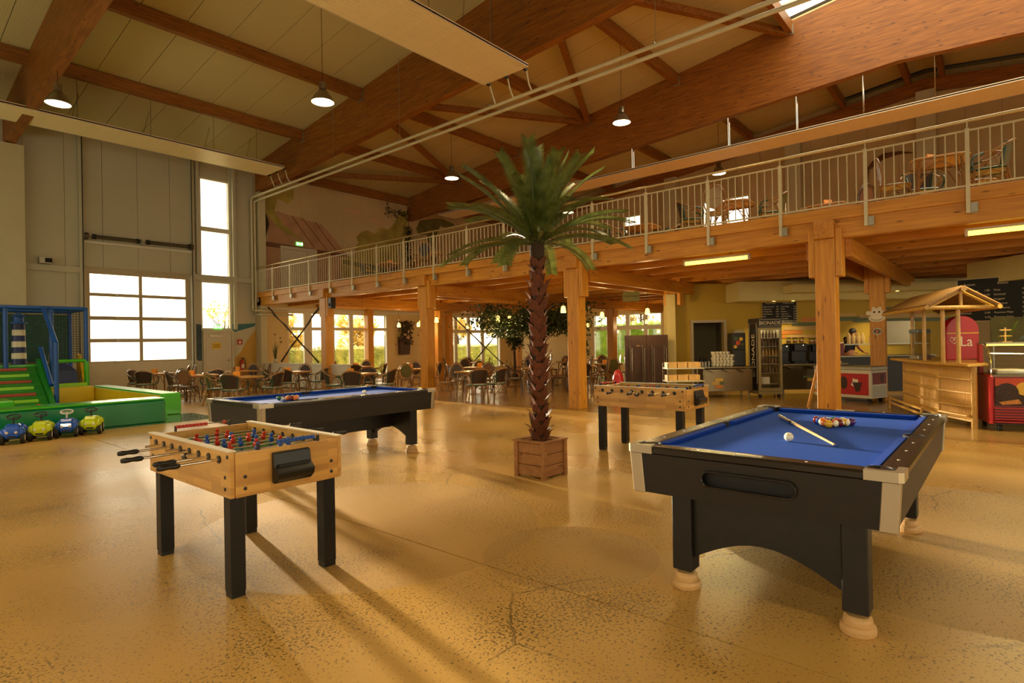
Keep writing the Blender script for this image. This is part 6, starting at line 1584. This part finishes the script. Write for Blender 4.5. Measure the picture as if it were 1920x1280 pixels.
# person behind the counter
def person(loc, rz):
    t = thing('person','person in a dark shirt leaning behind the serving counter','person',loc,rz)
    def skin_mesh(name, vs, es, rad, mat, root=0):
        me = bpy.data.meshes.new(name); me.from_pydata(vs, es, [])
        o = bpy.data.objects.new(name, me); COL.objects.link(o); o.parent = t
        md = o.modifiers.new('s','SKIN'); 
        for i, r in enumerate(rad): me.skin_vertices[0].data[i].radius = (r,r)
        me.skin_vertices[0].data[root].use_root = True
        o.modifiers.new('d','SUBSURF').levels = 2; o.modifiers['d'].render_levels = 2
        dg = bpy.context.evaluated_depsgraph_get(); m2 = bpy.data.meshes.new_from_object(o.evaluated_get(dg)); o.modifiers.clear(); o.data = m2
        m2.materials.clear(); m2.materials.append(M(mat)); m2.polygons.foreach_set('use_smooth',[True]*len(m2.polygons)); return o
    # body: pelvis, chest, neck, arms reaching down to the counter, legs
    V = [(0,0,.95),(.02,-.02,1.12),(.06,-.03,1.32),(.08,-.03,1.45),(.11,-.03,1.53),
         (.06,-.20,1.43),(.14,-.25,1.18),(.32,-.22,1.06),(.06,.16,1.43),(.14,.22,1.18),(.32,.18,1.06),
         (.0,-.1,.90),(.01,-.1,.5),(-.01,-.1,.09),(.13,-.1,.04),(.0,.1,.90),(.01,.1,.5),(-.01,.1,.09),(.13,.1,.04)]
    E_ = [(0,1),(1,2),(2,3),(3,4),(3,5),(5,6),(6,7),(3,8),(8,9),(9,10),(0,11),(11,12),(12,13),(13,14),(0,15),(15,16),(16,17),(17,18)]
    Rr = [.13,.125,.14,.08,.055,.06,.045,.03,.06,.045,.03,.09,.065,.045,.04,.09,.065,.045,.04]
    skin_mesh('body',V,E_,Rr,'skin')
    V2 = [(0,0,.98),(.02,-.02,1.12),(.06,-.03,1.32),(.075,-.03,1.43),(.06,-.20,1.43),(.12,-.24,1.24),(.06,.16,1.43),(.12,.21,1.24)]
    skin_mesh('shirt',V2,[(0,1),(1,2),(2,3),(3,4),(4,5),(3,6),(6,7)],[.145,.14,.155,.095,.075,.06,.075,.06],'shirt_navy')
    V3 = [(0,0,.97),(.0,-.1,.88),(.01,-.1,.5),(-.01,-.1,.08),(.0,.1,.88),(.01,.1,.5),(-.01,.1,.08)]
    skin_mesh('trousers',V3,[(0,1),(1,2),(2,3),(0,4),(4,5),(5,6)],[.14,.10,.078,.06,.10,.078,.06],'trousers_beige')
    hd = MB().sphere((.14,-.03,1.63),.092,18,14,(1.0,.82,1.18)).sphere((.235,-.03,1.615),.018,8,6,(1,.8,1.3)).build('head','skin',t,True)
    for s in (-1,1):
        MB().sphere((.215,-.03+s*.032,1.64),.011,8,6).build('eye','hair',hd,True); MB().sphere((.13,-.03+s*.077,1.625),.02,8,6,(1,.4,1.5)).build('ear','skin',hd,True)
    MB().box(.222,.231,-.055,-.005,1.572,1.579).build('mouth','red_paint',hd)
    MB().sphere((.125,-.03,1.66),.1,18,12,(1.02,.9,1.0)).build('hair','hair',t,True)
    for s in (-1,1):
        c = Vector((.32,-.02+s*.20,1.06)); a = MB().sphere(tuple(c+Vector((.04,0,-.012))),.035,10,8,(1.2,1,.5))
        for k in range(4): a.tube([tuple(c+Vector((.06,-.03+.02*k,-.01))),tuple(c+Vector((.105-.006*abs(k-1.3),-.033+.022*k,-.02))),tuple(c+Vector((.135-.01*abs(k-1.3),-.033+.022*k,-.045)))],.009,6)
        a.tube([tuple(c+Vector((.03,-s*.03,-.01))),tuple(c+Vector((.06,-s*.06,-.02))),tuple(c+Vector((.09,-s*.065,-.03)))],.010,6); a.build('hand','skin',t,True)
person(BP(9.72,16.75,0), BZ+.15)
# monkey face and flower plaques on the post
mo = thing('monkey_face','cream wooden monkey face plaque on the second-row post','wall plaque',(15.74,2.28,2.02),-PI/2)
fc = [(.13*math.cos(a),.02+.12*math.sin(a)) for a in [2*PI*i/18 for i in range(18)]]
MB().prism(fc,'y',-.014,0).build('head','foos_white',mo); MB().prism([(.17*math.cos(a),-.09+.085*math.sin(a)) for a in [2*PI*i/18 for i in range(18)]],'y',-.02,-.0142).build('muzzle','foos_white',mo)
for s in (-1,1):
    MB().cyl((s*.17,-.012,.03),(s*.17,0,.03),.05,n=14).build('ear','foos_white',mo); MB().cyl((s*.05,-.018,.05),(s*.05,-.0142,.05),.022,n=12).build('eye','ink',mo)
    MB().cyl((s*.06,-.02,.13),(s*.06,-.0142,.13),.04,n=12).build('hair_curl','foos_white',mo)
MB().tube([(.12*math.cos(a),-.022,-.08+.06*math.sin(a)) for a in [PI+PI*i/12 for i in range(13)]],.005,5).build('smile','ink',mo)
fw = thing('flower_plaque','round cream flower plaque below the monkey face','wall plaque',(15.74,2.28,1.62),-PI/2)
for k in range(8): MB().cyl((.06*math.cos(k*PI/4),-.012,.05*math.sin(k*PI/4)),(.06*math.cos(k*PI/4),0,.05*math.sin(k*PI/4)),.036,n=12).build('petal','foos_white',fw)
MB().cyl((0,-.018,0),(0,-.0122,0),.03,n=14).build('flower_centre','orange_tile',fw)
for o in (mo,fw): o.rotation_euler = (0,0,-PI/2)

# ================================================================ BAMBOO KIOSK
kx = thing('bamboo_kiosk','bamboo bar kiosk with gabled reed roof','kiosk',(0,0,0))
cL, cM, cR = BP(8.16,12.04), BP(7.45,10.1), BP(7.38,9.27)
def seg(p, q, name, rows):
    p = Vector(p); q = Vector(q); d = (q-p); L__ = d.length; d.normalize(); nrm = Vector((-d.y,d.x,0)); 
    if nrm.dot(-p) < 0: nrm = -nrm
    rz_ = math.atan2(d.y,d.x)
    n = int(L__/.035); me = None
    for k in range(n):
        c = p+d*((k+.5)*L__/n)
        if me is None: o = MB().cyl((0,0,.10),(0,0,.98),.0165,n=7).build('bamboo_cane','bamboo_mat',kx,True,loc=tuple(c)); me = o.data
        else: mobj('bamboo_cane', me, kx, tuple(c))
    for z in rows:
        a, b = p+nrm*.03, q+nrm*.03; MB().cyl((a.x,a.y,z),(b.x,b.y,z),.022,n=9).build('cross_pole','bamboo',kx,True)
    return nrm
rows = (.12,.34,.56,.78,.96)
n1 = seg(cL,cM,'left',rows); n2 = seg(cM,cR,'right',rows)
for p in (cL,cM,cR): MB().cyl((p[0],p[1],0),(p[0],p[1],1.0),.045,n=12).build('corner_pole','bamboo',kx,True)
bu = Vector((SY,-CY,0)); bv = Vector((CY,SY,0))
back = [Vector(cL)+bu*.75,Vector(cM)+bu*.5,Vector(cR)+bu*.1]
for p in (back[0],back[1]): MB().cyl((p.x,p.y,0),(p.x,p.y,1.0),.045,n=12).build('corner_pole','bamboo',kx,True)
# counter top outline
ov = [Vector(cL)+n1*.16+bv*.15,Vector(cM)+n1*.16,Vector(cR)+n2*.16-bv*.12,Vector(cR)+bu*.12-bv*.10,Vector(cM)+bu*.72,Vector(cL)+bu*.75+bv*.15]
MB().prism([(p.x,p.y) for p in ov],'z',1.0,1.045).build('counter_top','bamboo',kx,bevel=.01)
MB().tube([(p.x,p.y,1.02) for p in ov],.03,8,True).build('counter_edge','bamboo',kx,True)
for k in range(2):
    a, b = Vector(cL)+n1*.28, Vector(cM)+n1*.28; z = .12+.09*k
    MB().cyl((a.x,a.y,z),(b.x,b.y,z),.025,n=8).build('foot_rail','bamboo',kx,True)
for p in (Vector(cL)+n1*.28,Vector(cM)+n1*.28): MB().cyl((p.x,p.y,0),(p.x,p.y,.23),.022,n=8).build('foot_rail_post','bamboo',kx,True)
MB().cyl(tuple(Vector(cM)+n2*.1+Vector((0,0,.2))),tuple(Vector(cR)+n2*.1+Vector((0,0,.2))),.025,n=8).build('foot_rail','bamboo',kx,True)
# roof poles and roof
rp = [(7.62,9.35),(8.02,9.35),(8.02,11.5),(8.30,11.8)]
for (px_, v) in ((1711,11.4),(1733,10.6),(1768,9.5),(1797,9.3)):
    u = v*(px_-960)/FPX; q = Vector(BP(u,v,1.04)); MB().cyl(tuple(q),(q.x,q.y,1.98),.03,n=9).build('roof_pole','bamboo',kx,True)
ug, vg, vb = 7.10, 9.15, 11.6
ul, ur = 6.58, 7.62
def RP(u, v, z): return Vector(BP(u,v,z))
uc = (ul+ur)/2
shift = .95    # roof follows the counter to the back right
def rq(u, v): return u+(v-vg)*shift/(vb-vg)
ridge0, ridge1 = RP(rq(uc,vg),vg,2.23), RP(rq(uc,vb),vb,2.23)
for side, (ue, lab_) in enumerate(((ul-.05,'left'),(ur+.05,'right'))):
    e0, e1 = RP(rq(ue,vg-.12),vg-.12,1.96), RP(rq(ue,vb+.12),vb+.12,1.96)
    r0, r1 = RP(rq(uc,vg-.12),vg-.12,2.25), RP(rq(uc,vb+.12),vb+.12,2.25)
    N = 30; me = None
    for k in range(N):
        f = (k+.5)/N; a = e0.lerp(e1,f); b = r0.lerp(r1,f)
        if me is None: o = MB().cyl((0,0,0),tuple(b-a),.036,n=6).build('roof_reed','thatch',kx,True,loc=tuple(a)); me = o.data
        else: mobj('roof_reed', me, kx, tuple(a))
    MB().cyl(tuple(e0+Vector((0,0,-.02))),tuple(e1+Vector((0,0,-.02))),.035,n=8).build('eaves_pole','bamboo',kx,True)
MB().cyl(tuple(RP(rq(uc,vg-.15),vg-.15,2.22)),tuple(RP(rq(uc,vb+.15),vb+.15,2.22)),.04,n=9).build('ridge_pole','bamboo',kx,True)
g0, g1 = RP(rq(ul,vg),vg,1.94), RP(rq(ur,vg),vg,1.94); ga_ = RP(rq(uc,vg),vg,2.2)
MB().cyl(tuple(g0),tuple(g1),.035,n=8).build('gable_beam','bamboo',kx,True); MB().cyl(tuple(g0.lerp(g1,.5)),tuple(ga_),.025,n=8).build('gable_post','bamboo',kx,True)
for g in (g0,g1): MB().cyl(tuple(g),tuple(ga_),.025,n=8).build('rafter','bamboo',kx,True)
# red promotional stand inside the kiosk
rs = bthing('red_display','red rounded ice cream display with white script inside the kiosk','display',8.35,10.75,1.046)
pr = [(-.3,0),(.3,0),(.3,.55)]+[(.3*math.cos(a),.55+.26*math.sin(a)) for a in [PI*i/12 for i in range(1,12)]]+[(-.3,.55)]
MB().prism(pr,'y',-.03,.12).build('panel','ice_red',rs,bevel=.01); heart(rs,-.17,.36,.085,-.034); text_mesh('La',.26,'foos_white','script_lettering',rs,(-.06,-.0315,.25),(PI/2,0,0)); MB().box(-.3,.3,-.033,-.0305,.48,.5).build('stripe','yellow_tile',rs)
gb = bthing('glass_blender','glass drinks dispenser on the kiosk counter','dispenser',7.98,11.2,1.046); MB().box(-.13,.13,0,.25,0,.08).build('base','galv',gb,bevel=.01); MB().box(-.12,.12,.01,.24,.081,.5).build('tank','glass_jar',gb); MB().box(-.14,.14,0,.26,.501,.58).build('lid','blue_grey',gb,bevel=.02)
# ================================================================ ICE CREAM DISPLAY CASE
ic = bthing('ice_cream_case','red ice cream counter with curved glass and scoop picture at the right border','ice cream counter',7.50,9.05,0,-.45)
wd, dp = 1.9, .95
MB().prism([(0,.12),(-.02,.2),(.0,.84),(dp,.84),(dp,.12)],'x',0,wd).build('body','ice_red_dark',ic)
MB().box(-.05,-.001,-.05,dp,.1,.86).build('side_cheek','ice_red',ic,bevel=.015)
for k in range(6): MB().box(.0,wd,-.06,-.022,.135+.042*k,.155+.042*k).build('louvre','ice_red',ic)
MB().box(.02,wd,-.032,-.022,.40,.82).build('picture_panel','choc',ic)
def disc(x, z, r, m_, y): MB().prism([(x+r*math.cos(2*PI*i/24),z+r*math.sin(2*PI*i/24)) for i in range(24)],'y',y-.002,y).build('scoop_print',m_,ic)
MB().box(.02,wd,-.0345,-.0325,.70,.82).build('fruit_print','berry',ic); disc(.37,.66,.10,'ice_yellow',-.0355); disc(.16,.60,.145,'choc',-.038); disc(.86,.70,.11,'berry',-.0355); disc(.56,.61,.155,'ice_pink',-.0405); disc(1.0,.58,.15,'ice_yellow',-.038)
MB().prism([(.40,.50),(.72,.50),(.64,.41),(.50,.41)],'y',-.0435,-.041).build('cone_print','cone',ic); MB().prism([(.06,.45),(.3,.5),(.34,.43),(.1,.41)],'y',-.0435,-.041).build('wafer_print','cone',ic)
gp = [(0,.86),(-.01,.92),(.05,1.12),(.16,1.28),(.30,1.34),(.75,1.36)]
mb = MB()
for (a, b) in zip(gp,gp[1:]): mb.quad((.0,a[0],a[1]),(wd,a[0],a[1]),(wd,b[0],b[1]),(.0,b[0],b[1]))
mb.build('curved_glass','glass_case',ic,True)
MB().tube([(-.02,a,b) for a, b in gp],.014,6).build('glass_edge','chrome',ic,True)
MB().box(0,wd,.3,.75,1.345,1.37).build('canopy','galv',ic); MB().box(.02,wd,.32,.36,1.32,1.343).build('case_light','tube_glow',ic); MB().box(-.02,.03,.6,.75,.86,1.345).build('canopy_post','ice_red',ic)
MB().box(.01,wd,.02,dp-.02,.8405,.87).build('display_deck','steel',ic)
for k in range(4): MB().box(.08+.44*k,.46+.44*k,.12,.6,.8705,.95).build('ice_tub',['ice_white','ice_pink','ice_yellow','choc'][k],ic,bevel=.02)
MB().cyl((.05,.0,.05),(.10,.0,.05),.05,n=12).cyl((.05,.8,.05),(.10,.8,.05),.05,n=12).build('castor','rubber',ic); MB().box(.0,wd,.05,dp-.05,.1,.121).build('chassis','black_metal',ic); MB().box(wd-.3,wd-.2,.3,.5,0,.1).build('rear_foot','black_metal',ic)
t = bthing('wooden_valve','small wooden turning wheel ornament on the display case','ornament',8.05,9.45,1.3705)
MB().cyl((0,0,0),(0,0,.24),.012,n=8).build('spindle','bamboo',t,True); MB().tube([(.08*math.cos(a),.08*math.sin(a),.10) for a in [2*PI*i/16 for i in range(16)]],.01,6,True).build('wheel','bamboo',t,True); MB().box(-.09,.09,-.012,.012,.19,.21).build('handle_bar','bamboo',t); MB().box(-.08,.08,-.04,.04,0,.015).build('foot','bamboo',t)
bn = bthing('jungle_banner','dark green jungle picture panel behind the ice cream counter','picture',10.35,11.75,1.35,-.2)
MB().box(-.55,.55,0,.02,0,.5).build('panel','paint_leaf_dark',bn); MB().prism([(-.3,.05),(-.24,.05),(-.05,.42),(-.09,.42)],'y',-.004,-.0005).build('leaf_print','bush_leaf',bn); MB().prism([(-.1,.02),(.1,.05),(.4,.35),(.2,.3)],'y',-.004,-.0005).build('leaf_print','frond',bn)
for s in (-1,1): MB().cyl((s*.5,.03,-1.35),(s*.5,.03,.1),.02,n=8).build('stand_leg','galv',bn,True)

# ================================================================ OUTSIDE
gd = struct('ground_outside','grass outside the cafe windows')
MB().box(-40,90,YW+.4,110,-.3,-.06).build('lawn','grass',gd); MB().box(XW+.4,90,-40,YW+.4,-.3,-.06).build('lawn','grass',gd)
def hedge(p, q, h, w_, n, mat, lab, seed):
    t = thing('hedge', lab, 'hedge', (0,0,0)); rnd = random.Random(seed); p = Vector(p); q = Vector(q); d = (q-p).normalized(); s = Vector((-d.y,d.x,0))
    MB().hexa([tuple(p-s*w_*.4+Vector((0,0,-.06))),tuple(q-s*w_*.4+Vector((0,0,-.06))),tuple(q+s*w_*.4+Vector((0,0,-.06))),tuple(p+s*w_*.4+Vector((0,0,-.06)))],[tuple(p-s*w_*.35+Vector((0,0,h*.93))),tuple(q-s*w_*.35+Vector((0,0,h*.93))),tuple(q+s*w_*.35+Vector((0,0,h*.93))),tuple(p+s*w_*.35+Vector((0,0,h*.93)))]).build('hedge_core',mat,t)
    mb = MB(); L__ = (q-p).length
    for i in range(n):
        c = p+d*rnd.uniform(0,L__)+s*(rnd.choice((-1,-1,1))*w_*.42+rnd.gauss(0,.07)); c.z = rnd.uniform(0,h)+rnd.gauss(0,.05)
        if rnd.random() < .25: c = p+d*rnd.uniform(0,L__)+s*rnd.uniform(-.5,.5)*w_; c.z = h*.95+rnd.gauss(0,.08)
        leafq(mb, c, rnd.uniform(.05,.11), rnd)
    tag(mb.build('hedge_leaves',mat,t), kind='stuff')
hedge((11.5,29.0,0),(48,29.0,0),1.4,.9,15000,'hedge_leaf','clipped hedge outside the left cafe windows',11)
hedge((32,8,0),(32,27.5,0),2.6,1.2,12000,'bush_leaf','tall bright green hedge outside the right cafe window',12)
def out_tree(loc, h, lab, seed, mat, n, crown):
    t = thing('garden_tree', lab, 'tree', loc, 0, 'garden trees outside'); rnd = random.Random(seed)
    MB().tube([(0,0,-.06),(.05,0,h*.3),(-.05,.05,h*.6),(0,0,h*.95)],[.11,.09,.06,.02],8).build('trunk','bark',t,True)
    mb = MB(); tips = []
    for k in range(16):
        z = h*rnd.uniform(.25,.85); a = rnd.uniform(0,6.28); L__ = crown*rnd.uniform(.5,1); e = Vector((L__*math.cos(a),L__*math.sin(a),z+L__*rnd.uniform(.5,1.1))); m_ = Vector((e.x*.5,e.y*.5,z+(e.z-z)*.4))
        mb.tube([(0,0,z),tuple(m_),tuple(e)],[.035,.022,.006],5); tips.append((m_,e))
        for j in range(4):
            b = m_.lerp(e,rnd.random()); f = b+Vector((rnd.uniform(-.6,.6),rnd.uniform(-.6,.6),rnd.uniform(.1,.8))); mb.tube([tuple(b),tuple(f)],[.012,.003],4); tips.append((b,f))
    mb.build('branches','bark',t)
    mb = MB()
    for i in range(n):
        b, e = rnd.choice(tips); c = b.lerp(e,rnd.uniform(.2,1.1))+Vector((rnd.gauss(0,.12),rnd.gauss(0,.12),rnd.gauss(0,.12))); leafq(mb, c, rnd.uniform(.07,.15), rnd)
    if n: tag(mb.build('leaves',mat,t), kind='stuff')
for i, (x,y,h,m_,n,c) in enumerate(((16.5,33,2.5,'autumn_leaf',3600,1.0),(18.6,34,2.6,'autumn_leaf',3600,1.0),(22.5,33,2.7,'autumn_leaf',4200,1.2),(28,33,4.8,'autumn_leaf',5200,2.2),(33,34,5.0,'autumn_leaf',5200,2.2),(38,33.5,4.4,'autumn_leaf',5200,2.0),(15.6,36.5,3.2,'autumn_leaf',600,2.0),(36,14,6,'bush_leaf',3500,2.4),(36,19,5.5,'autumn_leaf',3000,2.4),(36,24,6,'bush_leaf',3500,2.4))):
    out_tree((x,y,0), h, ['yellowing garden tree outside the leftmost cafe windows','yellowing garden tree behind the hedge, second from left','yellowing garden tree behind the hedge, third from left','yellowing garden tree behind the hedge, fourth from left','yellowing garden tree behind the crossed branches window','yellowing garden tree at the far end of the hedge','almost bare garden tree seen through the tall window','bright green garden tree right of the green window','yellow green garden tree in the middle of the green window','bright green garden tree left in the green window'][i], 50+i, m_, n, c)
